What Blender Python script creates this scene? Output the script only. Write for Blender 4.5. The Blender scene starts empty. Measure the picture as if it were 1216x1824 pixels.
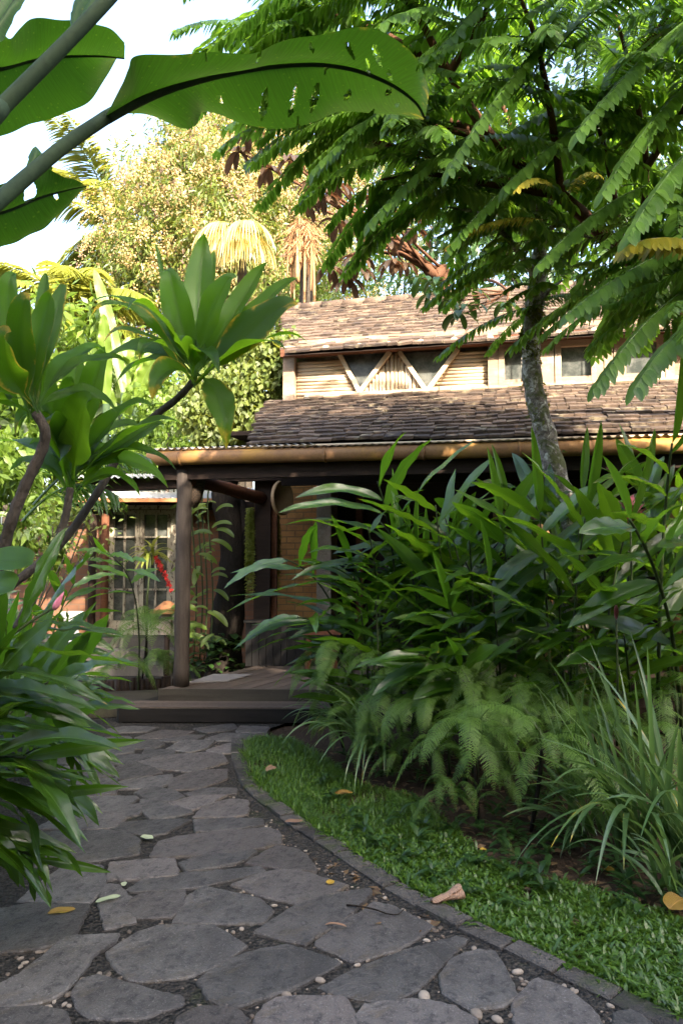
import bpy, bmesh, math, random
import numpy as np
from mathutils import Vector
R = math.radians
rng = np.random.default_rng(7)
random.seed(7)
scene = bpy.context.scene
COL = scene.collection

# ------------------------------------------------------------------ camera, sky, sun, exposure
W0, H0 = 1216.0, 1824.0
LENS, PITCH, CAMZ = 26.0, R(2.96), 1.6
FPX = LENS / 36.0 * H0
cam_d = bpy.data.cameras.new('camera')
cam_d.sensor_fit = 'VERTICAL'; cam_d.sensor_height = 36.0; cam_d.sensor_width = 24.0
cam_d.lens = LENS; cam_d.clip_start = 0.05; cam_d.clip_end = 3000
cam = bpy.data.objects.new('camera', cam_d); COL.objects.link(cam)
cam.location = (0, 0, CAMZ); cam.rotation_euler = (R(90) + PITCH, 0, 0)
scene.camera = cam

SUN_EL, SUN_AZ = R(31.0), R(155.0)          # azimuth from +Y towards +X: behind the camera, to the right
SUN_DIR = np.array([math.sin(SUN_AZ)*math.cos(SUN_EL), math.cos(SUN_AZ)*math.cos(SUN_EL), math.sin(SUN_EL)])
world = bpy.data.worlds.new('World'); scene.world = world; world.use_nodes = True
wn = world.node_tree; bg = wn.nodes['Background']
sky = wn.nodes.new('ShaderNodeTexSky'); sky.sky_type = 'NISHITA'; sky.sun_disc = False
sky.sun_elevation = SUN_EL; sky.sun_rotation = SUN_AZ
sky.air_density = 1.0; sky.dust_density = 6.0; sky.ozone_density = 1.0
wn.links.new(sky.outputs[0], bg.inputs[0]); bg.inputs[1].default_value = 0.15
sun_d = bpy.data.lights.new('sun', 'SUN'); sun_d.energy = 3.1; sun_d.angle = R(0.6); sun_d.color = (1.0, 0.86, 0.68)
sun = bpy.data.objects.new('sun', sun_d); COL.objects.link(sun)
sun.rotation_euler = Vector((-SUN_DIR)).to_track_quat('-Z', 'Y').to_euler()
scene.view_settings.view_transform = 'Standard'; scene.view_settings.look = 'None'
scene.view_settings.gamma = 1.0; scene.view_settings.use_curve_mapping = False
scene.view_settings.exposure = 2.85
cy = scene.cycles
cy.max_bounces = 7; cy.diffuse_bounces = 4; cy.glossy_bounces = 3; cy.transmission_bounces = 5; cy.transparent_max_bounces = 6
cy.caustics_reflective = False; cy.caustics_refractive = False
cy.use_denoising = True; cy.sample_clamp_indirect = 6.0

# ------------------------------------------------------------------ pixel helpers (photo pixels -> world points at a known depth or height)
CF = np.array([0, math.cos(PITCH), math.sin(PITCH)]); CU = np.array([0, -math.sin(PITCH), math.cos(PITCH)]); CR = np.array([1.0, 0, 0])
CP = np.array([0, 0, CAMZ])
def ray(px, py): return CF + CR*((px-W0/2)/FPX) + CU*((H0/2-py)/FPX)
def at(px, py, Y):
    d = ray(px, py); return CP + d*(Y/d[1])
def gnd(px, py, z=0.0):
    d = ray(px, py); return CP + d*((z-CAMZ)/d[2])
def nrm(v):
    v = np.asarray(v, float); return v/(np.linalg.norm(v, axis=-1, keepdims=True)+1e-12)
UP = np.array([0, 0, 1.0])

# ------------------------------------------------------------------ mesh builder
class MB:
    def __init__(s): s.v=[]; s.q=[]; s.t=[]; s.uv=[]; s.tint=[]; s.age=[]; s.n=0; s.ng=[]
    def add(s, v, q=None, t=None, uv=None, tint=0.5, age=0.0):
        v = np.asarray(v, float).reshape(-1,3); n = len(v)
        if q is not None and len(q): s.q.append(np.asarray(q, int).reshape(-1,4)+s.n)
        if t is not None and len(t): s.t.append(np.asarray(t, int).reshape(-1,3)+s.n)
        s.v.append(v); s.uv.append(np.zeros((n,2)) if uv is None else np.asarray(uv, float).reshape(n,2))
        s.tint.append(np.broadcast_to(np.asarray(tint, float), (n,)) if np.ndim(tint)==0 else np.asarray(tint, float))
        s.age.append(np.broadcast_to(np.asarray(age, float), (n,)) if np.ndim(age)==0 else np.asarray(age, float))
        s.n += n
    def ngon(s, idx): s.ng.append([i for i in idx])
    def mesh(s, name, mat, smooth=True):
        me = bpy.data.meshes.new(name)
        v = np.concatenate(s.v) if s.v else np.zeros((0,3))
        q = np.concatenate(s.q) if s.q else np.zeros((0,4), int)
        t = np.concatenate(s.t) if s.t else np.zeros((0,3), int)
        loops = np.concatenate([q.ravel(), t.ravel()] + [np.array(g, int) for g in s.ng]) if (len(q) or len(t) or s.ng) else np.zeros(0,int)
        tot = np.concatenate([np.full(len(q),4), np.full(len(t),3), np.array([len(g) for g in s.ng], int)]).astype(int)
        start = np.concatenate([[0], np.cumsum(tot)[:-1]]).astype(int) if len(tot) else np.zeros(0,int)
        me.vertices.add(len(v)); me.vertices.foreach_set('co', v.ravel())
        me.loops.add(len(loops)); me.loops.foreach_set('vertex_index', loops.astype(np.int32))
        me.polygons.add(len(tot)); me.polygons.foreach_set('loop_start', start.astype(np.int32)); me.polygons.foreach_set('loop_total', tot.astype(np.int32))
        me.update(calc_edges=True)
        uvl = me.uv_layers.new(name='UVMap'); uv = np.concatenate(s.uv); uvl.data.foreach_set('uv', uv[loops].ravel())
        a = me.attributes.new('tint','FLOAT','POINT'); a.data.foreach_set('value', np.concatenate(s.tint).astype(np.float32))
        a = me.attributes.new('age','FLOAT','POINT'); a.data.foreach_set('value', np.concatenate(s.age).astype(np.float32))
        me.polygons.foreach_set('use_smooth', np.full(len(tot), bool(smooth)))
        for m in (mat if isinstance(mat, (list,tuple)) else [mat]): me.materials.append(m)
        me.validate(); return me
    def build(s, name, mat, parent=None, smooth=True):
        o = bpy.data.objects.new(name, s.mesh(name, mat, smooth)); COL.objects.link(o)
        if parent is not None: o.parent = parent
        return o

def empty(name, loc, rz=0.0):
    o = bpy.data.objects.new(name, None); COL.objects.link(o); o.location = loc; o.rotation_euler = (0,0,rz)
    o.empty_display_size = 0.1; return o
def tag(o, label=None, cat=None, group=None, kind=None):
    if label: o['label'] = label
    if cat: o['category'] = cat
    if group: o['group'] = group
    if kind: o['kind'] = kind
    return o
def thing(name, label, cat, loc=(0,0,0), group=None, rz=0.0):
    return tag(empty(name, loc, rz), label, cat, group)
def put(mb, name, mat, parent, smooth=True):
    """a part (or sub-part) given in world space under an unrotated thing"""
    off = np.zeros(3); p = parent
    while p is not None: off += np.array(p.location); p = p.parent
    mb.v = [v-off for v in mb.v]
    return mb.build(name, mat, parent, smooth)
def copy_tree(o, parent=None):
    c = o.copy(); COL.objects.link(c)
    if parent is not None: c.parent = parent
    for ch in list(o.children): copy_tree(ch, c)
    return c

def box(mb, c, s, tint=0.5, rz=0.0, tilt=None):
    x, y, z = np.asarray(s, float)/2
    v = np.array([[-x,-y,-z],[x,-y,-z],[x,y,-z],[-x,y,-z],[-x,-y,z],[x,-y,z],[x,y,z],[-x,y,z]])
    if tilt is not None: v = v @ tilt.T
    if rz: 
        k, q = math.cos(rz), math.sin(rz); v = v @ np.array([[k,-q,0],[q,k,0],[0,0,1]]).T
    mb.add(v+np.asarray(c, float), [[0,3,2,1],[4,5,6,7],[0,1,5,4],[1,2,6,5],[2,3,7,6],[3,0,4,7]], tint=tint)
def beam(mb, p0, p1, w, h, tint=0.5, up=UP):
    p0 = np.asarray(p0, float); p1 = np.asarray(p1, float); T = nrm(p1-p0); S = nrm(np.cross(T, up)); N = np.cross(S, T)
    v = []
    for p in (p0, p1):
        for a, b in ((-1,-1),(1,-1),(1,1),(-1,1)): v.append(p + S*a*w/2 + N*b*h/2)
    mb.add(v, [[3,2,1,0],[4,5,6,7],[0,1,5,4],[1,2,6,5],[2,3,7,6],[3,0,4,7]], tint=tint)
def tube(mb, P, rad, n=8, caps=True, tint=0.5, jit=0.0):
    P = np.asarray(P, float); m = len(P); rad = np.broadcast_to(np.asarray(rad, float), (m,))
    T = nrm(np.gradient(P, axis=0)); ref = UP if abs(T[0][2]) < 0.9 else np.array([1.0,0,0])
    A = nrm(np.cross(T, ref)); B = np.cross(T, A)
    a = np.linspace(0, 2*np.pi, n, endpoint=False)
    rr = rad[:,None]*(1+jit*rng.normal(size=(m,n)))
    V = P[:,None,:] + rr[...,None]*(A[:,None,:]*np.cos(a)[None,:,None] + B[:,None,:]*np.sin(a)[None,:,None])
    i = np.arange(m-1)[:,None]*n; j = np.arange(n)[None,:]; k = (j+1)%n
    q = np.stack([i+j, i+n+j, i+n+k, i+k], -1).reshape(-1,4)
    L = np.concatenate([[0], np.cumsum(np.linalg.norm(np.diff(P, axis=0), axis=1))])
    uv = np.stack([np.broadcast_to(a/(2*np.pi), (m,n)), np.broadcast_to(L[:,None], (m,n))], -1).reshape(-1,2)
    n0 = mb.n; mb.add(V.reshape(-1,3), q, uv=uv, tint=tint)
    if caps: mb.ngon(list(range(n0, n0+n))); mb.ngon(list(range(n0+(m-1)*n, n0+m*n))[::-1])
def lathe(mb, prof, c=(0,0,0), n=20, tint=0.5):
    prof = np.asarray(prof, float); m = len(prof); a = np.linspace(0, 2*np.pi, n, endpoint=False)
    V = np.stack([prof[:,0,None]*np.cos(a), prof[:,0,None]*np.sin(a), np.broadcast_to(prof[:,1,None], (m,n))], -1)+np.asarray(c, float)
    i = np.arange(m-1)[:,None]*n; j = np.arange(n)[None,:]; k = (j+1)%n
    mb.add(V.reshape(-1,3), np.stack([i+j, i+k, i+n+k, i+n+j], -1).reshape(-1,4), tint=tint)
def prism(mb, poly, z0, z1, tint=0.5):
    n = len(poly); v = [(p[0],p[1],z0) for p in poly]+[(p[0],p[1],z1) for p in poly]; b = mb.n
    mb.add(v, [[i,(i+1)%n,n+(i+1)%n,n+i] for i in range(n)], tint=tint)
    mb.ngon([b+n+i for i in range(n)]); mb.ngon([b+n-1-i for i in range(n)])
def smooth_path(pts, n=24):
    """Catmull-Rom through the points"""
    p = np.asarray(pts, float); p = np.vstack([2*p[0]-p[1], p, 2*p[-1]-p[-2]]); out = []
    segs = len(p)-3; k = max(2, n//segs)
    for i in range(segs):
        a, b, c, d = p[i:i+4]; t = np.linspace(0,1,k,endpoint=False)[:,None]
        out.append(0.5*((2*b)+(-a+c)*t+(2*a-5*b+4*c-d)*t**2+(-a+3*b-3*c+d)*t**3))
    out.append(p[-2][None]); return np.vstack(out)
def bez(a, b, c, n):
    t = np.linspace(0,1,n)[:,None]; return (1-t)**2*np.asarray(a)+2*t*(1-t)*np.asarray(b)+t**2*np.asarray(c)
def arc(base, d, L, droop, n, drift=None):
    """a spine that starts along d and bends towards the ground"""
    P = [np.asarray(base, float)]; d = nrm(d); st = L/(n-1)
    for i in range(n-1):
        P.append(P[-1]+d*st); d = nrm(d + np.array([0,0,-droop/(n-1)]) + (0 if drift is None else drift/(n-1)))
    return np.array(P)
def blade(mb, P, Wd, hint, m=4, fold=0.25, rip=0.0, ripf=9.0, tint=0.5, age=0.0, cup=0.0, twist=0.0, keep=None):
    P = np.asarray(P, float); n = len(P); Wd = np.asarray(Wd, float)
    T = nrm(np.gradient(P, axis=0)); H = np.broadcast_to(np.asarray(hint, float), (n,3))
    S = nrm(np.cross(T, H)); N = np.cross(S, T)
    if twist:
        a = np.linspace(0, twist, n)[:,None]; S, N = S*np.cos(a)+N*np.sin(a), N*np.cos(a)-S*np.sin(a)
    s = np.linspace(-1,1,m+1); t = np.linspace(0,1,n); ph = rng.uniform(0,6.28,2)
    wav = rip*np.stack([np.sin(ripf*6.28*t+ph[0]), np.sin(ripf*6.28*t+ph[1])], 0)
    wv = np.where(s[None,:]<0, wav[0][:,None], wav[1][:,None])*np.abs(s)[None,:]**2
    off = np.abs(s)[None,:]*np.sin(fold)*Wd[:,None] + wv*np.minimum(1, Wd[:,None]/(Wd.max()+1e-9)) - cup*(s[None,:]**2)*Wd[:,None]
    V = P[:,None,:]+S[:,None,:]*(Wd[:,None]*s[None,:]*np.cos(fold))[...,None]+N[:,None,:]*off[...,None]
    i = np.arange(n-1)[:,None]*(m+1); j = np.arange(m)[None,:]
    q = np.stack([i+j, i+j+1, i+m+2+j, i+m+1+j], -1)
    q = q.reshape(-1,4) if keep is None else q[keep(np.arange(n-1)[:,None]/(n-1)+0*j, (j+0.5)/m*2-1+0*i)]
    uv = np.stack([np.broadcast_to((s+1)/2, (n,m+1)), np.broadcast_to(t[:,None], (n,m+1))], -1)
    mb.add(V.reshape(-1,3), q, uv=uv.reshape(-1,2), tint=tint, age=age)
def lance(n, a=0.7, b=0.8):
    t = np.linspace(0,1,n); w = np.maximum(t,1e-6)**a*(1-t)**b; return w/w.max()
def scraps(mb, C, L, W, up_bias=0.3, tint=None, fold=0.15, D=None, age=0.0):
    """many small folded leaves (two triangles each) at the points C"""
    C = np.asarray(C, float); n = len(C)
    D = nrm(rng.normal(size=(n,3))) if D is None else nrm(np.asarray(D)+0*C)
    N = nrm(rng.normal(size=(n,3))+np.array([0,0,up_bias*3])); S = nrm(np.cross(D,N)); N = np.cross(S,D)
    L = np.broadcast_to(L,(n,))*rng.uniform(.7,1.25,n); W = np.broadcast_to(W,(n,))*rng.uniform(.7,1.25,n)
    tip = C+D*L[:,None]-np.array([0,0,.12])*L[:,None]; mid = C+D*(L*.45)[:,None]
    a = mid+S*W[:,None]+N*(W*fold)[:,None]; b = mid-S*W[:,None]+N*(W*fold)[:,None]
    V = np.stack([C,a,tip,b],1).reshape(-1,3); k = np.arange(n)[:,None]*4
    t = np.concatenate([k+np.array([[0,2,1]]), k+np.array([[0,3,2]])])
    uv = np.tile(np.array([[.5,0],[1,.5],[.5,1],[0,.5]]),(n,1))
    tt = rng.uniform(0,1,n) if tint is None else np.broadcast_to(tint,(n,))
    mb.add(V, t=t, uv=uv, tint=np.repeat(tt,4), age=age)
def blob(c, r, n, shell=0.55):
    """random points in an uneven ellipsoid, denser towards its skin"""
    d = nrm(rng.normal(size=(n,3))); k = rng.uniform(shell**3,1,n)**(1/3); lump = 1+.18*np.sin(d[:,0]*7+c[0])*np.sin(d[:,2]*6+c[1])+.1*np.sin(d[:,1]*13+c[0]*3)
    return np.asarray(c)+d*(k*lump)[:,None]*np.asarray(r)

# ------------------------------------------------------------------ materials
def newmat(name):
    m = bpy.data.materials.new(name); m.use_nodes = True; nt = m.node_tree
    return m, nt, nt.nodes['Principled BSDF'], nt.nodes['Material Output']
def node(nt, typ, **kw):
    n = nt.nodes.new(typ)
    for k, v in kw.items(): setattr(n, k, v)
    return n
def math_(nt, op, a, b=None, c=None, clamp=False):
    n = node(nt, 'ShaderNodeMath', operation=op, use_clamp=clamp)
    for i, x in enumerate((a,b,c)):
        if x is None: continue
        if isinstance(x, (int,float)): n.inputs[i].default_value = x
        else: nt.links.new(x, n.inputs[i])
    return n.outputs[0]
def mixc(nt, f, a, b):
    n = node(nt, 'ShaderNodeMix', data_type='RGBA')
    for s, x in ((n.inputs[0],f),(n.inputs[6],a),(n.inputs[7],b)):
        if isinstance(x, (int,float)): s.default_value = x
        elif isinstance(x, (tuple,list)): s.default_value = (*x,1) if len(x)==3 else x
        else: nt.links.new(x, s)
    return n.outputs[2]
def noise(nt, scale, detail=4.0, rough=0.6, vec=None, dist=0.0):
    n = node(nt, 'ShaderNodeTexNoise'); n.inputs['Scale'].default_value = scale; n.inputs['Detail'].default_value = detail
    n.inputs['Roughness'].default_value = rough; n.inputs['Distortion'].default_value = dist
    if vec is not None: nt.links.new(vec, n.inputs['Vector'])
    return n.outputs[0]
def ramp(nt, x, lo, hi):
    n = node(nt, 'ShaderNodeMapRange', clamp=True); n.interpolation_type = 'SMOOTHSTEP'
    nt.links.new(x, n.inputs[0]); n.inputs[1].default_value = lo; n.inputs[2].default_value = hi; return n.outputs[0]
def objco(nt, sc=None):
    o = node(nt, 'ShaderNodeTexCoord').outputs['Object']
    if sc is None: return o
    m = node(nt, 'ShaderNodeMapping'); m.inputs['Scale'].default_value = sc; nt.links.new(o, m.inputs[0]); return m.outputs[0]
def attr(nt, name):
    a = node(nt, 'ShaderNodeAttribute', attribute_name=name); return a.outputs['Fac']
def bump(nt, h, strength, dist):
    b = node(nt, 'ShaderNodeBump'); b.inputs['Strength'].default_value = strength; b.inputs['Distance'].default_value = dist
    nt.links.new(h, b.inputs['Height']); return b.outputs[0]

def leaf_mat(name, c0, c1, trans=0.35, rough=0.35, tcol=None, rib=(0.25,0.38,0.10), ribw=0.03, vein=40.0, vslope=1.6, vstr=0.35, vdist=0.004, spec=0.5, midrib=0.55, old=(0.50,0.36,0.03), streak=0.0, spots=0.0):
    m, nt, b, out = newmat(name)
    uv = node(nt, 'ShaderNodeSeparateXYZ'); nt.links.new(node(nt,'ShaderNodeTexCoord').outputs['UV'], uv.inputs[0])
    u = math_(nt,'ABSOLUTE', math_(nt,'SUBTRACT', uv.outputs[0], 0.5)); v = uv.outputs[1]
    col = mixc(nt, attr(nt,'tint'), c0, c1)
    nz = noise(nt, 9.0, 3.0, 0.6, objco(nt))
    col = mixc(nt, math_(nt,'MULTIPLY', ramp(nt,nz,.35,.75), .35), col, tuple(x*.55 for x in c0))
    if streak > 0:
        sv = node(nt,'ShaderNodeCombineXYZ'); nt.links.new(math_(nt,'MULTIPLY', math_(nt,'SUBTRACT', v, math_(nt,'MULTIPLY', u, vslope*.35)), vein), sv.inputs[0]); nt.links.new(math_(nt,'MULTIPLY',u,1.5), sv.inputs[1])
        sn = noise(nt, 2.2, 3, .6, sv.outputs[0]); col = mixc(nt, math_(nt,'MULTIPLY', ramp(nt,sn,.35,.65), streak), col, tuple(min(1,x*1.9) for x in c1))
    if spots > 0:
        vo = node(nt,'ShaderNodeTexVoronoi'); vo.inputs['Scale'].default_value = 34; nt.links.new(objco(nt), vo.inputs['Vector'])
        col = mixc(nt, math_(nt,'MULTIPLY', ramp(nt,vo.outputs['Distance'],.20,.08), spots), col, (.30,.32,.04))
    age = attr(nt,'age')
    edge = math_(nt,'MAXIMUM', math_(nt,'MULTIPLY', u, 1.7), math_(nt,'POWER', v, 3.0))
    e2 = math_(nt,'ADD', edge, math_(nt,'MULTIPLY', math_(nt,'SUBTRACT', noise(nt,14.0,4.0,.65,objco(nt)), .5), 1.1))
    yel = ramp(nt, math_(nt,'ADD', e2, math_(nt,'SUBTRACT', age, 1.0)), .25, .55)
    brn = ramp(nt, math_(nt,'ADD', e2, math_(nt,'SUBTRACT', age, 1.0)), .62, .82)
    gate = math_(nt,'GREATER_THAN', age, 0.02)
    if midrib > 0:
        mr = math_(nt,'MULTIPLY', math_(nt,'SUBTRACT', 1.0, ramp(nt,u,ribw*.5,ribw)), midrib)
        col = mixc(nt, mr, col, rib)
    col = mixc(nt, math_(nt,'MULTIPLY',yel,gate), col, old)
    col = mixc(nt, math_(nt,'MULTIPLY',brn,gate), col, (0.12,0.055,0.02))
    ph = math_(nt,'MULTIPLY', math_(nt,'SUBTRACT', v, math_(nt,'MULTIPLY', u, vslope*.35)), vein*6.283)
    h = math_(nt,'ADD', math_(nt,'MULTIPLY', math_(nt,'SINE', ph), .5), math_(nt,'MULTIPLY', ramp(nt,u,0.0,ribw*1.6), 1.4))
    h = math_(nt,'ADD', h, math_(nt,'MULTIPLY', noise(nt, 30.0, 2.0, .5, objco(nt)), .8))
    bn = bump(nt, h, vstr, vdist)
    nt.links.new(col, b.inputs['Base Color']); nt.links.new(bn, b.inputs['Normal'])
    b.inputs['Roughness'].default_value = rough; b.inputs['Specular IOR Level'].default_value = spec
    tr = node(nt,'ShaderNodeBsdfTranslucent')
    tc = tcol or tuple(min(1,x*f) for x,f in zip(c1,(2.6,2.2,1.0)))
    tmix = mixc(nt, math_(nt,'MULTIPLY',yel,gate), mixc(nt, attr(nt,'tint'), tuple(x*.7 for x in tc), tc), tuple(min(1,x*1.1) for x in old))
    nt.links.new(tmix, tr.inputs['Color']); nt.links.new(bn, tr.inputs['Normal'])
    mx = node(nt,'ShaderNodeMixShader'); mx.inputs[0].default_value = trans
    nt.links.new(b.outputs[0], mx.inputs[1]); nt.links.new(tr.outputs[0], mx.inputs[2]); nt.links.new(mx.outputs[0], out.inputs[0])
    return m
def surf(name, c0, c1, scale=8.0, rough=0.8, bstr=0.4, bdist=0.01, stretch=None, c2=None, c2scale=2.0, c2lo=.5, c2hi=.7, metal=0.0, fine=60.0, tintmix=0.6, spec=0.15):
    m, nt, b, out = newmat(name); co = objco(nt, stretch)
    n1 = noise(nt, scale, 6.0, .65, co, .3); n2 = noise(nt, fine, 3.0, .6, co)
    f = math_(nt,'ADD', math_(nt,'MULTIPLY', ramp(nt,n1,.3,.7), 1-tintmix), math_(nt,'MULTIPLY', attr(nt,'tint'), tintmix), clamp=True)
    col = mixc(nt, f, c0, c1)
    col = mixc(nt, math_(nt,'MULTIPLY', ramp(nt,n2,.45,.7), .3), col, tuple(x*.5 for x in c0))
    if c2 is not None: col = mixc(nt, ramp(nt, noise(nt, c2scale, 6.0, .7, objco(nt)), c2lo, c2hi), col, c2)
    h = math_(nt,'ADD', n1, math_(nt,'MULTIPLY', n2, .5))
    nt.links.new(col, b.inputs['Base Color']); nt.links.new(bump(nt,h,bstr,bdist), b.inputs['Normal'])
    b.inputs['Roughness'].default_value = rough; b.inputs['Metallic'].default_value = metal; b.inputs['Specular IOR Level'].default_value = spec
    return m
# ------------------------------------------------------------------ ground, path, kerb
M_soil = surf('soil', (0.035,0.022,0.014), (0.075,0.05,0.034), 14, .95, .8, .03, fine=90)
g = MB(); n = 120
gx = np.concatenate([-np.geomspace(400,6,18), np.linspace(-5.5,5.5,56), np.geomspace(6,400,18)])
gy = np.concatenate([-np.geomspace(400,3,16), np.linspace(-2.5,10,64), np.geomspace(11,600,20)])
X, Y = np.meshgrid(gx, gy); kern = .012*np.sin(X*5.1)*np.sin(Y*4.3)+.01*np.sin(X*11+1)*np.sin(Y*9.7)
inpath = 1/(1+np.exp(-(X-(1.6-.42*Y))*6))
Z = -.03 + np.where((np.abs(X)<6)&(Y>0)&(Y<10), kern*inpath, 0)
i = np.arange(len(gy)-1)[:,None]*len(gx); j = np.arange(len(gx)-1)[None,:]
g.add(np.stack([X,Y,Z],-1).reshape(-1,3), np.stack([i+j,i+j+1,i+j+1+len(gx),i+j+len(gx)],-1).reshape(-1,4))
tag(g.build('ground', M_soil), kind='structure')

def zp(pts, off, sc=2.432): return [(off[0]+x/sc, off[1]+y/sc) for x, y in pts]
Z1, Z2, Z3, Z4 = (0,1400), (340,1400), (716,1400), (60,1280)
STONES = [zp(p,o) for o, p in [
 (Z1,[(475,730),(600,650),(700,618),(920,618),(1052,700),(960,765),(830,822),(640,850),(560,832),(505,780)]),
 (Z1,[(330,900),(370,845),(430,833),(575,880),(785,925),(770,955),(600,1010),(400,1005),(345,960)]),
 (Z1,[(-60,900),(100,830),(290,670),(510,660),(480,700),(390,750),(330,830),(270,900),(180,945),(0,965)]),
 (Z1,[(-80,740),(-60,560),(130,525),(380,527),(340,600),(300,680),(180,705)]),
 (Z1,[(445,450),(470,435),(520,440),(560,500),(585,590),(455,622),(445,560)]),
 (Z1,[(580,500),(620,480),(790,465),(790,520),(740,570),(600,575),(560,540)]),
 (Z1,[(760,597),(830,480),(890,445),(1120,500),(1170,545),(1130,595),(1000,600)]),
 (Z2,[(45,850),(110,805),(250,740),(410,705),(640,780),(590,810),(420,885),(200,965),(95,930)]),
 (Z2,[(285,640),(470,525),(620,485),(770,460),(775,475),(700,550),(600,620),(500,690)]),
 (Z2,[(545,690),(650,610),(740,560),(790,515),(860,530),(1045,615),(900,705),(740,757),(700,762)]),
 (Z2,[(565,880),(700,815),(950,720),(1140,665),(1190,680),(1080,780),(960,890),(850,945),(700,920)]),
 (Z2,[(195,435),(320,390),(430,375),(660,440),(475,520),(330,480)]),
 (Z2,[(255,340),(385,268),(460,290),(530,360),(530,375)]),
 (Z2,[(280,1060),(330,960),(400,930),(650,925),(690,1000),(720,1090),(300,1120)]),
 (Z2,[(735,1010),(765,965),(960,945),(1100,965),(1216,1020),(1216,1120),(745,1120)]),
 (Z3,[(180,830),(230,760),(330,728),(400,735),(480,910),(430,960),(300,970),(190,900)]),
 (Z3,[(495,960),(560,870),(590,853),(700,890),(830,1000),(880,1120),(505,1120)]),
 (Z3,[(925,1010),(1000,985),(1070,1050),(1100,1150),(930,1150)]),
 (Z1,[(-60,985),(170,978),(270,1000),(300,1080),(-60,1090)]),
 (Z1,[(780,1020),(880,980),(1000,985),(1060,1030),(1000,1090),(790,1090)]),
 (Z4,[(525,600),(560,540),(640,520),(1000,485),(1050,505),(1055,555),(880,580),(600,605)]),
 (Z4,[(650,635),(720,610),(930,580),(950,585),(900,620),(690,668)]),
 (Z4,[(710,445),(975,440),(980,465),(720,493)]),
 (Z4,[(705,430),(760,380),(860,358),(920,365),(915,415),(870,425)]),
 (Z4,[(600,370),(720,345),(825,340),(690,398)]),
 (Z4,[(470,362),(500,362),(680,410),(510,445)]),
 (Z4,[(340,410),(420,385),(460,380),(450,415),(400,430)]),
 (Z4,[(345,485),(400,460),(620,445),(665,450),(560,498),(520,508)]),
 (Z4,[(-60,560),(60,500),(380,492),(440,530),(440,590),(200,625),(-60,650)]),
 (Z4,[(450,330),(510,305),(600,325),(640,345),(590,365),(530,356)]),
 (Z4,[(670,330),(740,312),(865,308),(865,330),(700,338)]),
 (Z4,[(360,310),(380,280),(590,250),(590,280),(540,300)]),
 (Z4,[(600,310),(605,268),(700,236),(830,228),(820,268),(720,304)]),
 (Z4,[(355,225),(400,205),(470,198),(545,240),(400,265),(370,260)]),
 (Z4,[(465,195),(560,168),(800,150),(830,193),(680,233),(560,222)]),
 (Z4,[(760,140),(870,108),(930,112),(900,145),(820,155)]),
 (Z4,[(485,162),(490,138),(600,145),(600,160),(540,178)]),
 (Z4,[(335,195),(360,165),(470,165),(480,180),(400,200)]),
 (Z4,[(275,150),(290,125),(415,122),(425,150),(290,160)]),
 (Z4,[(425,135),(420,105),(500,90),(555,112),(540,125)]),
 (Z4,[(585,135),(640,105),(780,100),(740,130),(680,145)]),
 (Z4,[(545,96),(680,77),(735,77),(700,95),(600,103)]),
 (Z4,[(170,262),(180,210),(330,200),(350,245),(300,260)]),
 (Z4,[(160,335),(180,302),(340,290),(345,330)]),
 (Z4,[(60,410),(160,350),(430,345),(440,355),(345,405),(200,420)]),
 (Z4,[(20,485),(120,435),(370,420),(380,440),(340,480)]),
 (Z4,[(330,50),(400,40),(530,42),(480,60),(350,62)]),
 (Z4,[(450,87),(560,57),(690,62),(640,78),(500,93)]),
 (Z4,[(700,46),(860,27),(870,48),(760,62)]),
 (Z4,[(290,112),(300,90),(410,85),(410,110)]),
 (Z4,[(180,288),(190,272),(350,265),(345,284)]),
 (Z4,[(750,92),(830,70),(950,72),(930,96),(800,98)]),
 (Z4,[(890,62),(900,40),(1010,44),(1000,66)]),
 (Z4,[(100,200),(140,165),(310,170),(320,196),(170,206)]),
 (Z4,[(40,290),(110,220),(160,215),(165,262),(150,300)]),
 (Z1,[(490,408),(495,345),(740,332),(750,395)]),
 (Z1,[(570,455),(640,413),(800,392),(1110,358),(1130,380),(1000,412),(760,450),(610,462)]),
 (Z1,[(380,505),(250,498),(100,498),(200,420),(280,362),(430,358),(440,440)]),
]]
M_stone, nt, b, out = newmat('flagstone')
oi = node(nt,'ShaderNodeObjectInfo').outputs['Random']; co = objco(nt)
n1 = noise(nt, 2.2, 6, .65, co, .6); n2 = noise(nt, 26, 6, .7, co); n3 = noise(nt, 140, 3, .6, co); n4 = noise(nt, 5.0, 5, .7, co, 1.2)
c = mixc(nt, ramp(nt,n1,.3,.7), (0.062,0.057,0.056), (0.142,0.132,0.126))
c = mixc(nt, math_(nt,'MULTIPLY', ramp(nt,oi,.35,1.0), .65), c, (0.125,0.105,0.098))
c = mixc(nt, math_(nt,'MULTIPLY', ramp(nt,n4,.52,.68), .6), c, (0.095,0.072,0.044))
c = mixc(nt, math_(nt,'MULTIPLY', ramp(nt,n2,.50,.66), .75), c, (0.030,0.028,0.030))
c = mixc(nt, math_(nt,'MULTIPLY', ramp(nt,n3,.58,.70), .7), c, (0.26,0.25,0.24))
hs = node(nt,'ShaderNodeHueSaturation'); nt.links.new(math_(nt,'ADD', math_(nt,'MULTIPLY', math_(nt,'FRACT', math_(nt,'MULTIPLY', oi, 7.31)), .55), .55), hs.inputs['Value']); nt.links.new(c, hs.inputs['Color']); c = mixc(nt, math_(nt,'MULTIPLY', ramp(nt, noise(nt,1.7,6,.75,co,.8),.58,.70), .5), hs.outputs[0], (.030,.036,.014))
nt.links.new(c, b.inputs['Base Color']); b.inputs['Specular IOR Level'].default_value = .3
nt.links.new(math_(nt,'ADD', math_(nt,'MULTIPLY', n2, .5), .22), b.inputs['Roughness'])
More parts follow.
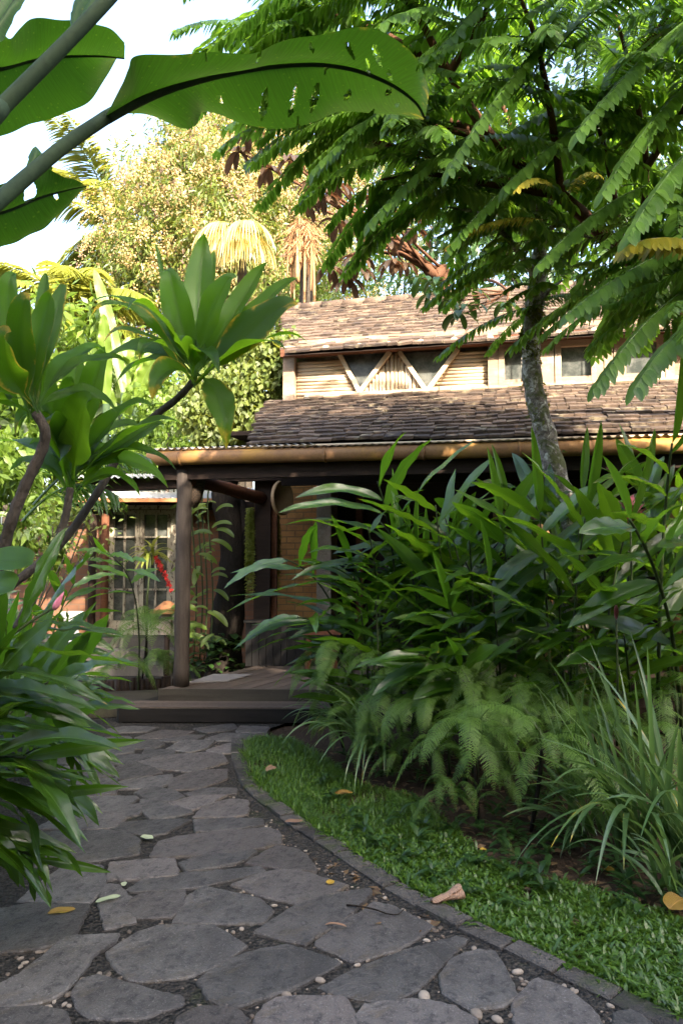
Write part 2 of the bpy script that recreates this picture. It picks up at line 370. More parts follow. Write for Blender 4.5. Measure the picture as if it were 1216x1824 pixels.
hh = math_(nt,'ADD', math_(nt,'MULTIPLY',n1,1.6), math_(nt,'ADD', math_(nt,'MULTIPLY',n2,.35), math_(nt,'MULTIPLY',n3,.12)))
nt.links.new(bump(nt,hh,1.0,.03), b.inputs['Normal'])

M_mortar, nt, b, out = newmat('mortar'); co = objco(nt)
vo = node(nt,'ShaderNodeTexVoronoi'); vo.inputs['Scale'].default_value = 55; nt.links.new(co, vo.inputs['Vector'])
v2 = node(nt,'ShaderNodeTexVoronoi'); v2.inputs['Scale'].default_value = 26; nt.links.new(co, v2.inputs['Vector'])
n1 = noise(nt, 3.0, 5, .7, co); n2 = noise(nt, 60, 4, .7, co)
c = mixc(nt, ramp(nt,n2,.3,.7), (0.018,0.017,0.016), (0.060,0.055,0.050))
c = mixc(nt, math_(nt,'MULTIPLY', ramp(nt,n1,.56,.7), .5), c, (0.03,0.042,0.014))
c = mixc(nt, math_(nt,'MULTIPLY', ramp(nt,v2.outputs['Distance'],.22,.05), .35), c, (0.10,0.085,0.07))
nt.links.new(c, b.inputs['Base Color']); b.inputs['Roughness'].default_value = .85; b.inputs['Specular IOR Level'].default_value = .1
h = math_(nt,'SUBTRACT', math_(nt,'MULTIPLY', n2, .3), math_(nt,'ADD', vo.outputs['Distance'], v2.outputs['Distance']))
nt.links.new(bump(nt,h,1.0,.025), b.inputs['Normal'])

KERB_PX = [(414,1318),(413,1345),(420,1378),(436,1408),(474,1440),(528,1480),(600,1528),(682,1584),(775,1636),(885,1690),(990,1742),(1100,1793),(1216,1850),(1330,1910)]
KERB = smooth_path([gnd(x,y)[:2] for x,y in KERB_PX], 90)
# the path bed: one sheet bounded by the kerb on the right, running under the plants on the left
bed = [tuple(p) for p in KERB] + [(2.2,1.2),(-3.2,1.2),(-3.6,4.0),(-3.4,6.3),(-4.6,7.6),(-4.6,10.4),(-1.9,10.4),(-1.6,7.6),(-.2,7.4)]
pb = MB(); b0 = len(bed); pb.add([(x,y,0.0) for x,y in bed]); pb.ngon(range(b0)[::-1])
path = pb.build('path', M_mortar); tag(path, kind='structure')
if path.data.polygons[0].normal.z < 0: path.data.flip_normals()

def stone_mesh(poly):
    P = [gnd(x,y)[:2] for x,y in poly]; out = []
    cen = np.mean(P, axis=0); k = len(P)
    for i in range(k):                                   # split the edges and roughen them
        a, c = P[i], P[(i+1)%k]; L = np.linalg.norm(c-a); m = max(3, int(L/.022))
        for t in np.linspace(0,1,m,endpoint=False): out.append(a+(c-a)*t)
    out = np.array(out)
    out = .8*out+.1*np.roll(out,1,0)+.1*np.roll(out,-1,0)
    out += rng.normal(size=out.shape)*.0028; out += nrm(out-cen)*(.022 if cen[1]<3.6 else .032)
    ar = np.sum(out[:,0]*np.roll(out[:,1],-1)-np.roll(out[:,0],-1)*out[:,1])
    if ar < 0: out = out[::-1]
    inw = nrm(cen-out); h = rng.uniform(.010,.017); tilt = rng.normal(size=2)*.004
    n = len(out); mb = MB()
    z = lambda p, h: h+(p-cen)@tilt
    rings = [(out,-.02),(out+inw*.002,h*.55),(out+inw*.008,h)]
    for p, hz in rings: mb.add(np.column_stack([p, z(p,hz) if hz>0 else np.full(n,hz)]), tint=.5)
    q = []
    for r in range(2): q += [[r*n+i, r*n+(i+1)%n, (r+1)*n+(i+1)%n, (r+1)*n+i] for i in range(n)]
    mb.q.append(np.array(q)); mb.ngon(range(2*n,3*n)); return mb, cen
SPOLY = []
for poly in STONES:
    mb, cen = stone_mesh(poly); mb.v = [v-np.array([cen[0],cen[1],0]) for v in mb.v]
    o = mb.build('flagstone', M_stone, path, smooth=False); o.location = (cen[0],cen[1],0)
    SPOLY.append(np.array([gnd(x,y)[:2] for x,y in poly]))
def inside(p, poly):
    x, y = p; a = poly; b = np.roll(poly,-1,0)
    c = ((a[:,1]>y)!=(b[:,1]>y))&(x < (b[:,0]-a[:,0])*(y-a[:,1])/(b[:,1]-a[:,1]+1e-12)+a[:,0]); return bool(c.sum()%2)

# kerb of flat bricks along the lawn
M_kerb = surf('kerb_brick', (0.026,0.024,0.024), (0.090,0.083,0.078), 9, .85, 1.0, .03, c2=(0.035,0.05,0.015), c2scale=2.6, c2lo=.5, c2hi=.72)
kb = MB(); L = np.concatenate([[0],np.cumsum(np.linalg.norm(np.diff(KERB,axis=0),axis=1))]); s = 0.0
while s < L[-1]-.05:
    l = rng.uniform(.20,.25); a = np.array([np.interp(s+.004,L,KERB[:,k]) for k in (0,1)]); c = np.array([np.interp(min(s+l-.004,L[-1]),L,KERB[:,k]) for k in (0,1)])
    T = nrm(c-a); N = np.array([T[1],-T[0]]); N = N if N@np.array([1,.6])>0 else -N
    w = .105+rng.normal()*.004; h = .017+rng.normal()*.004; e = .009; z = lambda: h+rng.normal()*.002
    o0 = rng.normal()*.005; a = a+N*o0; c = c+N*o0
    base = [a,c,c+N*w,a+N*w]; top = [a+T*e+N*e, c-T*e+N*e, c-T*e+N*(w-e), a+T*e+N*(w-e)]
    v = [(*p,-.04) for p in base]+[(*p,h-.006) for p in base]+[(*p,z()) for p in top]
    q = [[i,(i+1)%4,4+(i+1)%4,4+i] for i in range(4)]+[[4+i,4+(i+1)%4,8+(i+1)%4,8+i] for i in range(4)]+[[8,9,10,11]]
    kb.add(v, q, tint=rng.uniform(0,1)); s += l
tag(kb.build('kerb', M_kerb, smooth=False), kind='structure')

# pebbles pressed into the joints: the biggest hundred as parts, the rest as one
M_peb = surf('pebble', (0.085,0.065,0.052), (0.33,0.28,0.23), 30, .55, .15, .003, tintmix=.9)
def pebble(mb, p, r, tint):
    d = bmesh.new(); bmesh.ops.create_icosphere(d, subdivisions=2, radius=1.0)
    v = np.array([x.co[:] for x in d.verts]); f = np.array([[q.index for q in t.verts] for t in d.faces]); d.free()
    v = v*(1+.10*np.sin(v[:,[0]]*3+rng.uniform(0,6))*np.sin(v[:,[1]]*2.5+rng.uniform(0,6)))
    a = rng.uniform(0,3.14); s = np.array([1.25,.85,.52])*r; v = v*s; k, q = math.cos(a), math.sin(a)
    v = v@np.array([[k,-q,0],[q,k,0],[0,0,1]]).T; mb.add(v+np.array([p[0],p[1],r*.18]), t=f, tint=tint)
cand = []
for sp in zp([(75,745),(90,750),(110,768),(90,785),(140,750),(170,722),(200,718),(230,718),(35,818),(45,945),(90,955),(210,960),(235,937),(280,948),(300,955),(290,998),(295,907),(360,838),(430,818),(470,820),(518,837),(535,668),(560,635)],Z1)+zp([(215,465),(230,458),(265,477),(360,520),(415,527),(425,538),(155,630),(220,622),(345,712),(490,718),(580,750),(630,757),(640,770),(720,778),(765,757),(780,745),(810,735),(850,727),(865,738),(905,722),(930,718),(945,720),(590,650),(570,660),(560,848),(415,910),(600,905),(660,918),(315,978),(265,1000),(665,383),(580,405),(755,450),(840,487),(920,540),(945,560),(1020,672),(1060,630),(1080,618),(1125,768),(1050,805),(1040,825),(1005,915),(795,943),(1030,592),(985,575)],Z2)+zp([(310,706),(210,768),(135,806),(122,828),(500,808),(518,848),(510,883),(325,997),(425,1025),(470,998),(475,985),(700,870),(750,893),(900,955),(995,973),(735,885)],Z3):
    cand.append((gnd(*sp)[:2], rng.uniform(.008,.014)))
cand[-16] = (cand[-16][0], .013)
big = [(gnd(755,1777)[:2],.026),(gnd(848,1808)[:2],.024),(gnd(570,1748)[:2],.018),(gnd(510,1774)[:2],.019),(gnd(885,1818)[:2],.02),(gnd(921,1733)[:2],.019)]
cand = big+cand
tries = 0; extra = []
while len(extra) < 300 and tries < 20000:
    tries += 1; py = rng.uniform(1292,1822)
    if rng.random() < .45:
        k = rng.integers(0,len(KERB)); p = KERB[k]+np.array([-.10-abs(rng.normal())*.06, -.03+rng.normal()*.05])
    else: p = gnd(rng.uniform(60,1150), py)[:2]
    if p[1] > 6.85 or p[0] > 1.4 or (p[1]>6.3 and p[0]>-.6) or any(inside(p,q) for q in SPOLY): continue
    kd = (KERB-p); i = np.argmin((kd**2).sum(1))
    if p[0] > KERB[i][0]-.02: continue
    extra.append((p, float(np.clip(rng.lognormal(-5.15,.32),.0032,.013))))
cand += extra
cand.sort(key=lambda c: -c[1]/c[0][1])
for p, r in cand[:95]:
    mb = MB(); t = rng.uniform(0,1)**1.6 if r < .018 else rng.uniform(.4,.85); pebble(mb,(0,0),r,t); o = mb.build('pebble', M_peb, path); o.location = (p[0],p[1],0)
mb = MB()
for p, r in cand[95:]: pebble(mb, p, r, rng.uniform(0,1)**2*.8)
o = mb.build('pebbles', M_peb, path); tag(o, kind='stuff')
# ------------------------------------------------------------------ the house (local frame: x along the eave, y into the house)
HROT = R(-13.5); HO = np.array([*at(300,815,7.3)[:2], 0.0])
HU = np.array([math.cos(HROT), math.sin(HROT), 0]); HV = np.array([-math.sin(HROT), math.cos(HROT), 0])
def hp(px, py, yl):
    """photo pixel -> local (x, z) on the house's vertical plane y = yl"""
    d = ray(px,py); o = HO+HV*yl; t = np.dot(o-CP,HV)/np.dot(d,HV); p = CP+d*t
    return np.array([np.dot(p-HO,HU), p[2]])
def h3(px, py, yl): a = hp(px,py,yl); return np.array([a[0],yl,a[1]])
def hw(x, y, z): return HO+HU*x+HV*y+UP*z

M_tile = surf('roof_tile', (0.032,0.026,0.024), (0.150,0.106,0.078), 9, .85, .7, .015, c2=(0.22,0.185,0.125), c2scale=6, c2lo=.52, c2hi=.70, tintmix=.7, fine=45)
M_wood = surf('weathered_wood', (0.18,0.115,0.075), (0.36,0.27,0.19), 5, .8, .5, .01, stretch=(1,1,8), c2=(0.50,0.45,0.38), c2scale=2.5, c2lo=.5, c2hi=.75)
M_redwood = surf('red_wood', (0.065,0.026,0.015), (0.16,0.068,0.036), 6, .7, .5, .01, stretch=(.6,6,6))
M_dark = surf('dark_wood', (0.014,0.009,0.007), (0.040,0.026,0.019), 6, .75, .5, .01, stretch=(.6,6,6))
M_pole = surf('pale_pole', (0.40,0.29,0.18), (0.66,0.54,0.39), 4, .7, .5, .008, stretch=(1,8,8), tintmix=.7, c2=(0.26,0.15,0.08), c2scale=4, c2lo=.6, c2hi=.75)
M_gutter = surf('gutter_bamboo', (0.17,0.090,0.045), (0.29,0.165,0.080), 4, .5, .3, .004, c2=(0.34,0.19,0.045), c2scale=1.3, c2lo=.45, c2hi=.65)
M_glass, nt, b, out = newmat('old_glass'); b.inputs['Base Color'].default_value = (.035,.042,.040,1); b.inputs['Roughness'].default_value = .2
nt.links.new(mixc(nt, ramp(nt,noise(nt,5,5,.7,objco(nt)),.35,.7), (.035,.042,.040), (.13,.135,.125)), b.inputs['Base Color'])
nt.links.new(bump(nt,noise(nt,3,2,.5,objco(nt)),.15,.01), b.inputs['Normal'])
M_brick, nt, b, out = newmat('lit_orange_brick')
br = node(nt,'ShaderNodeTexBrick'); mp = node(nt,'ShaderNodeMapping'); mp.inputs['Rotation'].default_value = (R(90),0,0)
nt.links.new(node(nt,'ShaderNodeTexCoord').outputs['Object'], mp.inputs[0]); nt.links.new(mp.outputs[0], br.inputs[0])
br.inputs['Scale'].default_value = 1.0; br.inputs['Brick Width'].default_value = .24; br.inputs['Row Height'].default_value = .085; br.inputs['Mortar Size'].default_value = .008
br.inputs['Color1'].default_value = (.64,.31,.095,1); br.inputs['Color2'].default_value = (.52,.23,.07,1); br.inputs['Mortar'].default_value = (.32,.17,.07,1)  # orange brickwork, brightened to stand in for warm light on the porch wall
nz = noise(nt, 7, 6, .7, objco(nt))
nt.links.new(mixc(nt, math_(nt,'MULTIPLY',ramp(nt,nz,.4,.75),.5), br.outputs[0], (.16,.075,.035)), b.inputs['Base Color']); b.inputs['Roughness'].default_value = .85
nt.links.new(bump(nt, math_(nt,'ADD', math_(nt,'MULTIPLY',br.outputs[1],-1.0), math_(nt,'MULTIPLY',nz,.4)), .8, .015), b.inputs['Normal'])
M_brick2 = M_brick.copy(); M_brick2.name = 'shaded_brick'  # darker copy: the cottage wall's shade is put into the brick colour
for n_ in M_brick2.node_tree.nodes:
    if n_.type == 'TEX_BRICK':
        n_.inputs['Color1'].default_value = (.20,.085,.040,1); n_.inputs['Color2'].default_value = (.13,.06,.032,1); n_.inputs['Mortar'].default_value = (.12,.075,.05,1)
M_plaster = surf('rough_plaster', (0.33,0.26,0.20), (0.50,0.42,0.34), 12, .9, 1.0, .03)
M_tin = surf('corrugated_tin', (0.26,0.27,0.28), (0.42,0.42,0.42), 2.2, .5, .15, .004, c2=(0.22,0.12,0.07), c2scale=1.8, c2lo=.55, c2hi=.75)
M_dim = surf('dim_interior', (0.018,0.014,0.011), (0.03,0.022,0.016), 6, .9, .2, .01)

house = thing('tiled_house', 'long house with mossy brown tile roof in two tiers and a strip of triangular windows', 'house', tuple(HO), rz=HROT)
def tile_roof(name, x0, x0h, x1, lo, hi, rows, tw, skirt=0.0, warp=.02):
    mb = MB(); lo = np.array(lo); hi = np.array(hi); d = hi-lo; Ls = np.linalg.norm(d); d = d/Ls; nn = np.array([-d[1],d[0]])
    base = MB()
    pitch = Ls/rows; ang = math.atan2(d[1],d[0])
    for r in range(rows):
        x = x0+(x0h-x0)*r/rows+rng.uniform(-tw*.5,0); off = rng.normal()*.006
        while x < x1:
            w = tw*rng.uniform(.72,1.28); l = pitch*1.55; s = r*pitch + off + rng.normal()*.007
            sag = warp*(math.sin(x*1.3+r*.25)+.6*math.sin(x*3.1+2+r*.1))*.5
            lift = math.atan2(.030, l)+rng.normal()*.024
            ca, sa = math.cos(ang-lift), math.sin(ang-lift)
            py, pz = lo + d*s; py += nn[0]*(sag+.010); pz += nn[1]*(sag+.010)
            th = .024*rng.uniform(.8,1.3); roll = rng.normal()*.035; xc = x+w/2
            V = []
            for yy, zz in ((0,0),(l,0),(l,th),(0,th)):
                for xx in (-w/2+.0025, w/2-.0025):
                    z2 = zz+roll*xx; V.append((xc+xx, py+yy*ca-z2*sa, pz+yy*sa+z2*ca))
            mb.add(V, [[0,1,3,2],[4,5,7,6],[0,2,4,6],[1,7,5,3],[0,6,7,1],[2,3,5,4]], tint=float(np.clip(rng.normal(.45,.27),0,1)))
            x += w
    o = mb.build(name, M_tile, house, smooth=False); 
    base.add([(x0,lo[0],lo[1]-.02),(x1,lo[0],lo[1]-.02),(x1,hi[0],hi[1]-.02),(x0h,hi[0],hi[1]-.02)], [[0,1,2,3]])
    base.build('roof_boarding', M_dark, o, smooth=False)
    return o
HX1 = 7.5
YC = 1.70                                           # plane of the window strip
zb = hp(800,700,YC)[1]; zt = hp(800,622,YC)[1]
xL = hp(528,660,YC)[0]
eave_z = hp(800,786,.06)[1]+.02
lroof_x0 = hp(452,770,.2)[0]
low_roof = tile_roof('lower_roof', lroof_x0, hp(474,712,YC)[0], HX1, (.02, eave_z), (YC+.02, zb+.015), 14, .13)
UE = YC-.25; uz = hp(800,612,UE)[1]
RY = 4.3; rz_ = hp(800,528,RY)[1]
up_roof = tile_roof('upper_roof', hp(508,600,UE)[0], hp(500,530,RY)[0], HX1, (UE,uz), (RY,rz_), 16, .135)
# ridge cap and the far slope
mb = MB(); x = hp(498,530,RY)[0]
while x < HX1:
    tube(mb, [(x,RY,rz_+.0),(x+.36,RY,rz_+.012)], .075, 10, tint=rng.uniform(.3,1)); x += .34
mb.build('ridge_cap', M_tile, house)
mb = MB(); mb.add([(hp(508,600,UE)[0],RY,rz_-.02),(HX1,RY,rz_-.02),(HX1,7.2,uz-.3),(hp(508,600,UE)[0],7.2,uz-.3)], [[0,1,2,3]], tint=.4); mb.build('rear_roof', M_tile, house, smooth=False)
# flashing course of pale tiles at the foot of the window strip
mb = MB(); x = lroof_x0+.1
while x < HX1:
    w = rng.uniform(.16,.24); box(mb, (x+w/2, YC-.055, zb+.03+rng.normal()*.004), (w-.004,.11,.022), tint=rng.uniform(.4,1), tilt=np.array([[1,0,0],[0,.85,-.5],[0,.5,.85]])); x += w
mb.build('flashing', M_wood, house, smooth=False)
# window strip: back board, slatted panels, triangular panes, posts
wall = MB(); wall.add([(xL,YC+.09,zb-.1),(HX1,YC+.09,zb-.1),(HX1,YC+.09,uz+.25),(xL,YC+.09,uz+.25)], [[0,1,2,3]])
wall.add([(xL,YC+.09,zb-.1),(xL,6.9,zb-.1),(xL,6.9,uz-.1),(xL,RY,rz_-.05),(xL,YC+.09,uz+.2)]); n0 = wall.n-5; wall.ngon([n0,n0+1,n0+2,n0+3,n0+4])
clr = wall.build('wall', M_wood, house, smooth=False)
def W(px, py, dy=0.0): return h3(px, py, YC+dy)
def zline_top(x): return zt
tri = [(W(604,630),W(694,627),W(641,699)), (W(711,627),W(815,623),W(760,698))]
def on_tri_edges(pts, mbw):
    for i in range(3): beam(mbw, pts[i], pts[(i+1)%3], .045, .06, tint=rng.uniform(.3,.9), up=np.array([0,1.0,0]))
# horizontal slats
sls = [MB(),MB()]; z = zb+.03; pL, pR = W(528,660)[0], W(872,660)[0]
def seg_clip(z):
    """free x intervals of the slatted wall at height z (outside the triangles and the middle gable)"""
    t = (z-zb)/(zt-zb); a0 = W(641,699)[0]*(1-t)+W(604,630)[0]*t; a1 = W(760,698)[0]*(1-t)+W(815,623)[0]*t
    return [(pL,a0-.02),(a1+.02,pR)]
while z < zt-.02:
    r = rng.uniform(.019,.026)
    for sl, (a, c) in zip(sls, seg_clip(z)):
        nseg = max(2,int((c-a)/.25)); xs = np.linspace(a,c,nseg); P = [(x,YC+.03,z+rng.normal()*.0025) for x in xs]
        tube(sl, P, r, 8, tint=rng.uniform(0,1))
    z += r*1.9
for sl in sls: sl.build('slat_panel', M_pole, house)
vs = MB(); x = W(641,699)[0]+.03; xm = W(702,628)[0]; xe = W(760,698)[0]
while x < xe-.02:
    t = 1-abs(x-xm)/((xm-W(641,699)[0]) if x<xm else (xe-xm)); zt_ = zb+.02+(zt-zb)*max(t,.03)
    r = rng.uniform(.018,.026); tube(vs, [(x,YC+.03,zb-.01),(x+rng.normal()*.004,YC+.028,zt_)], r, 8, tint=rng.uniform(0,1)); x += 2*r
vs.build('slat_panel', M_pole, house)
for t3 in tri:
    fr = MB(); 
    for i in (1,2): beam(fr, t3[i], t3[(i+1)%3], .05, .07, tint=rng.uniform(.4,.9), up=np.array([0,1.0,0]))
    f = fr.build('window_frame', M_pole, house, smooth=False)
    gl = MB(); gl.add([p+np.array([0,.045,0]) for p in t3], t=[[0,2,1]]); gl.build('window_pane', M_glass, f, smooth=False)
# corner post, eave beam, joist ends
mb = MB(); xa, xb = W(528,660)[0]-.08, HX1
for x, w in ((xa,.14),(W(878,660)[0],.11),(W(978,650)[0],.09),(W(1082,640)[0],.09),(W(1190,630)[0],.09)): mb = MB(); box(mb,(x+.0,YC+.0,(zb+uz)/2+.04),(w,.12,uz-zb+.22),tint=.7); mb.build('window_post', M_wood, house, smooth=False)
mb = MB(); box(mb, ((xa+xb)/2+.06,YC-.05,zt+.05),(xb-xa+.3,.11,.085),tint=.5); mb.build('eave_beam', M_redwood, house, smooth=False)
for px, py in ((645,622),(697,621),(752,618),(810,616),(873,613),(993,605),(1055,598),(585,628)):
    mb = MB(); p = W(px,py); tube(mb, [(p[0],YC-.16,zt+.055),(p[0],YC+.3,zt+.16)], .038, 12, tint=.9); mb.build('joist_end', M_pole, house)
# rectangular windows with heavy frames
for (xa_, ya_, xb_, yb_, split) in ((888,622,972,692,None),(988,616,1062,686,None),(1062,614,1112,684,None),(1092,612,1180,680,1140)):
    a, c = W(xa_,yb_), W(xb_,ya_); fr = MB(); w = .065; z0 = zb+.035; z1 = zt+.0
    for x in (a[0]+w/2, c[0]-w/2): box(fr,(x,YC-.02,(z0+z1)/2),(w,.09,z1-z0),tint=rng.uniform(.5,1))
    for z in (z0+.035, z1-.03): box(fr,((a[0]+c[0])/2,YC-.017,z),(c[0]-a[0]-2*w,.084,.066),tint=rng.uniform(.5,1))
    f = fr.build('window_frame', M_wood, house, smooth=False)
    gl = MB(); gl.add([(a[0],YC+.01,z0),(c[0],YC+.01,z0),(c[0],YC+.01,z1),(a[0],YC+.01,z1)],[[0,1,2,3]]); gl.build('window_pane', M_glass, f, smooth=False)
# gutter of copper-brown pipe, with the thin rail above it and the dark fascia under it
def gz(x):
    p0 = hp(300,816,0.0); p1 = hp(1100,796,0.0); return p0[1]+(p1[1]-p0[1])*(x-p0[0])/(p1[0]-p0[0])
xg0 = hp(266,816,0.0)[0]; xs = np.linspace(xg0,HX1,40)
mb = MB(); tube(mb, [(x,0.0,gz(x)) for x in xs], .072, 14, tint=.5)
gut = mb.build('gutter', M_gutter, house)
for px in (323,580,695,756,925): 
    x = hp(px,812,0)[0]; q = MB(); tube(q, [(x-.012,0,gz(x)),(x+.012,0,gz(x))], .079, 14, tint=.1); q.build('gutter_joint', M_gutter, gut)
mb = MB(); tube(mb, [(x,-.02,gz(x)+.085) for x in xs], .012, 8, tint=.9); mb.build('rail', M_pole, gut)
mb = MB(); box(mb, ((xg0+HX1)/2,.13,gz((xg0+HX1)/2)-.10),(HX1-xg0-.1,.08,.17),tint=.3,tilt=None); mb.build('fascia', M_dark, house, smooth=False)
# corrugated sheets under the tiles' edge; they also roof the porch
def corrugated(mb, x0, x1, y0, z0, y1, z1, pitch=.076, amp=.012, per=8):
    n = int((x1-x0)/pitch*per); x = np.linspace(x0,x1,n); w = amp*np.sin(x/pitch*6.283)
    m = 6; V = []
    for t in np.linspace(0,1,m): V.append(np.column_stack([x, np.full(n,y0+(y1-y0)*t), z0+(z1-z0)*t+w]))
    i = np.arange(m-1)[:,None]*n; j = np.arange(n-1)[None,:]
    mb.add(np.concatenate(V), np.stack([i+j,i+j+1,i+n+j+1,i+n+j],-1).reshape(-1,4), tint=.5)
mb = MB(); corrugated(mb, lroof_x0+.2, HX1, -.06, eave_z-.045, .5, eave_z+.02); mb.build('eave_sheet', M_tile, house)
mb = MB(); xq = lroof_x0+.7; corrugated(mb, xg0-.02, xq, -.05, gz(0)+.085, .62, gz(0)+.15); mb.build('porch_roof', M_tin, house)
# rafters under the veranda roof, boards behind, back wall, floor
mb = MB()
for x in np.arange(xg0+.2, HX1, .62): beam(mb, (x,.15,gz(x)-.06), (x,YC+.6,zb-.18 if x>lroof_x0 else gz(x)+.12), .06, .09, tint=rng.uniform(0,1))
mb.build('rafter', M_dark, house, smooth=False)
YB = 3.1; xw0 = hp(486,980,YB)[0]; xw1 = hp(567,980,YB)[0]
def quad(mb, p, tint=.5): mb.add(p,[[0,1,2,3]],tint=tint)
mb = MB(); box(mb, ((xw0+xw1)/2-.1,YB+.08,1.35),(xw1-xw0+.35,.16,2.7)); mb.build('brick_wall', M_brick, house, smooth=False)
mb = MB(); box(mb, (xw1+.13,YB-.03,1.4),(.20,.36,2.75)); mb.build('plaster_pillar', M_plaster, house, smooth=False)
mb = MB(); xw2 = hp(634,950,YB+.45)[0]; box(mb, ((xw2+HX1)/2,YB+.5,1.5),(HX1-xw2,.15,3.2)); mb.build('veranda_wall', M_dark, house, smooth=False)  # dark wood colour stands in for the deep shade of the veranda
mb = MB(); box(mb, (xw1+.45,YB+.62,2.75),(1.6,.1,.95)); mb.build('wall', M_dark, house, smooth=False); mb = MB(); box(mb, (HX1+.05,2.3,1.5),(.1,4.4,3.2)); mb.build('added_end_wall', M_dark, house, smooth=False)  # the end wall is added out of view to keep light out of the veranda
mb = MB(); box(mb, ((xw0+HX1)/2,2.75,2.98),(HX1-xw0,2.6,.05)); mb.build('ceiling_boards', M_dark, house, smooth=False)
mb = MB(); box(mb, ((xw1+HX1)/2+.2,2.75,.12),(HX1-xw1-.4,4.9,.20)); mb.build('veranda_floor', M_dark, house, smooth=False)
for px in (592,640):                                            # the dark doorway's frame
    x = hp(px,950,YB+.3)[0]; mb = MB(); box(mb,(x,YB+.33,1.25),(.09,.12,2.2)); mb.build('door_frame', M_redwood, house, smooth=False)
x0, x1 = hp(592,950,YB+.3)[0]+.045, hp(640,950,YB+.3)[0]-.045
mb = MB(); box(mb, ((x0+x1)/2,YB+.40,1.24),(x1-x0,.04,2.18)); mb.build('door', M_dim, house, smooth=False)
# veranda columns
for px, yl in ((964,.75),(1200,.75)):
    x = hp(px,900,yl)[0]; mb = MB(); tube(mb, [(x,yl,.2),(x+.01,yl,1.3),(x,yl,2.62)], [.085,.082,.078], 14, tint=.5, jit=.01); mb.build('column', M_gutter, house)
mb = MB(); 
for x in np.arange(xg0+2.6, HX1, .016*2): pass
box(mb, ((xw1+HX1)/2,1.5,2.42),(HX1-xw1,.10,.14),tint=.2); mb.build('tie_beam', M_dark, house, smooth=False)
mb = MB(); box(mb, (hp(1080,905,2.4)[0],2.4,2.02),(2.6,.05,.10),tint=.9); box(mb, (hp(1080,905,2.4)[0],2.4,1.0),(2.6,.05,.08),tint=.9); mb.build('railing', M_wood, house, smooth=False)

# chains hanging in front of the windows
M_chain, nt, b, out = newmat('chain_metal'); b.inputs['Base Color'].default_value = (.42,.38,.33,1); b.inputs['Roughness'].default_value = .5; b.inputs['Metallic'].default_value = .6
for px, y0, y1, lab in ((929,610,668,'thin metal chain hanging beside the mossy trunk over the left rectangular window'),(1057,592,660,'thin metal chain hanging from the eave between two window frames, right of the mossy trunk')):
    p0 = W(px,y0,-.14); p1 = W(px,y1,-.14); mb = MB(); z = p0[2]; k = 0
    while z > p1[2]:
        a = np.linspace(0,6.283,9); e = np.array([math.cos(k*1.57),math.sin(k*1.57),0]); P = [np.array([p0[0],p0[1],z])+e*.008*math.cos(q)+UP*.015*math.sin(q) for q in a]
        tube(mb, P, .0032, 5, caps=False); z -= .022; k += 1
    mb.v = [np.array([hw(*v) for v in vv]) for vv in mb.v]; top = hw(p0[0],p0[1],p0[2])
    t = thing('chain', lab, 'chain', tuple(top)); put(mb, 'links', M_chain, t)

# ------------------------------------------------------------------ deck, steps, porch post and beams
M_deck = surf('deck_wood', (0.045,0.034,0.028), (0.115,0.090,0.076), 5, .75, .5, .008, stretch=(4,4,4), tintmix=.7, c2=(0.05,0.055,0.03), c2scale=1.6, c2lo=.55, c2hi=.8)
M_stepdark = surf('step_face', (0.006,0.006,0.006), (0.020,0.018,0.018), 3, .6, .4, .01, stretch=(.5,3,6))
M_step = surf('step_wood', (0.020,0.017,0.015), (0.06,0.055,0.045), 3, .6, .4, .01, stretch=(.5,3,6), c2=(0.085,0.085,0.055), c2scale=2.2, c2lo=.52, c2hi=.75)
deck = thing('porch_deck', 'grey plank deck with two broad dark wooden steps at the end of the stone path', 'deck', (0,0,0))
DZ = .255; A = gnd(282,1228,DZ)[:2]; DD = nrm(np.array([.545,1.0])); E = np.array([.55, A[1]-.06])
def plank_poly(mb, o, along, L, across, w, z0, z1, tint):
    p = [o, o+across*w, o+across*w+along*L, o+along*L]; prism(mb, [tuple(q) for q in (p if np.cross(across,along)>0 else p[::-1])], z0, z1, tint)
AX = nrm(E-A); mb = MB(); k = 0; wpl = .118
while k*wpl*1.0 < 2.9:
    o = A+AX*(k*wpl+.03)+DD*.02
    plank_poly(mb, o, DD, 2.9, AX, wpl-.007, DZ-.03, DZ+rng.normal()*.0015, rng.uniform(0,1)); k += 1
put(mb, 'planks', M_deck, deck, smooth=False)
mb = MB(); up3 = lambda p, z: np.array([p[0],p[1],z])
def board(mb, a, c, z0, z1, th, tint=.5):
    T = nrm(c-a); N = np.array([-T[1],T[0]]); p = [a,c,c+N*th,a+N*th]; prism(mb, [tuple(q) for q in p], z0, z1, tint)
board(mb, A, A+AX*3.0, DZ-.125, DZ+.004, .035, .6); put(mb, 'front_board', M_step, deck, smooth=False)
mb = MB(); board(mb, A+DD*3.0, A+DD*.036, DZ-.125, DZ+.002, .03, .8); put(mb, 'side_board', M_deck, deck, smooth=False)
# lower step wraps the corner
B0 = gnd(206,1262,.135)[:2]; z1 = .135; LX = np.array([1,-.02]); mb = MB()
pts = [B0+np.array([.03,-.0]), B0+LX*3.0, B0+LX*3.0+np.array([0,.42]), A+AX*.02+np.array([0,.04]), A+DD*2.6+np.array([-.02,0]), A+DD*2.6-np.array([.42,0]), B0+np.array([.0,.05])]
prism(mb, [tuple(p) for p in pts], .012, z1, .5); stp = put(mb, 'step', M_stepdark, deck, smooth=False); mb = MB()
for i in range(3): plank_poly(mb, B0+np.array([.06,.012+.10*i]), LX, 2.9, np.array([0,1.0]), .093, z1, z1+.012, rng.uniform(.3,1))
put(mb, 'tread', M_deck, stp, smooth=False)
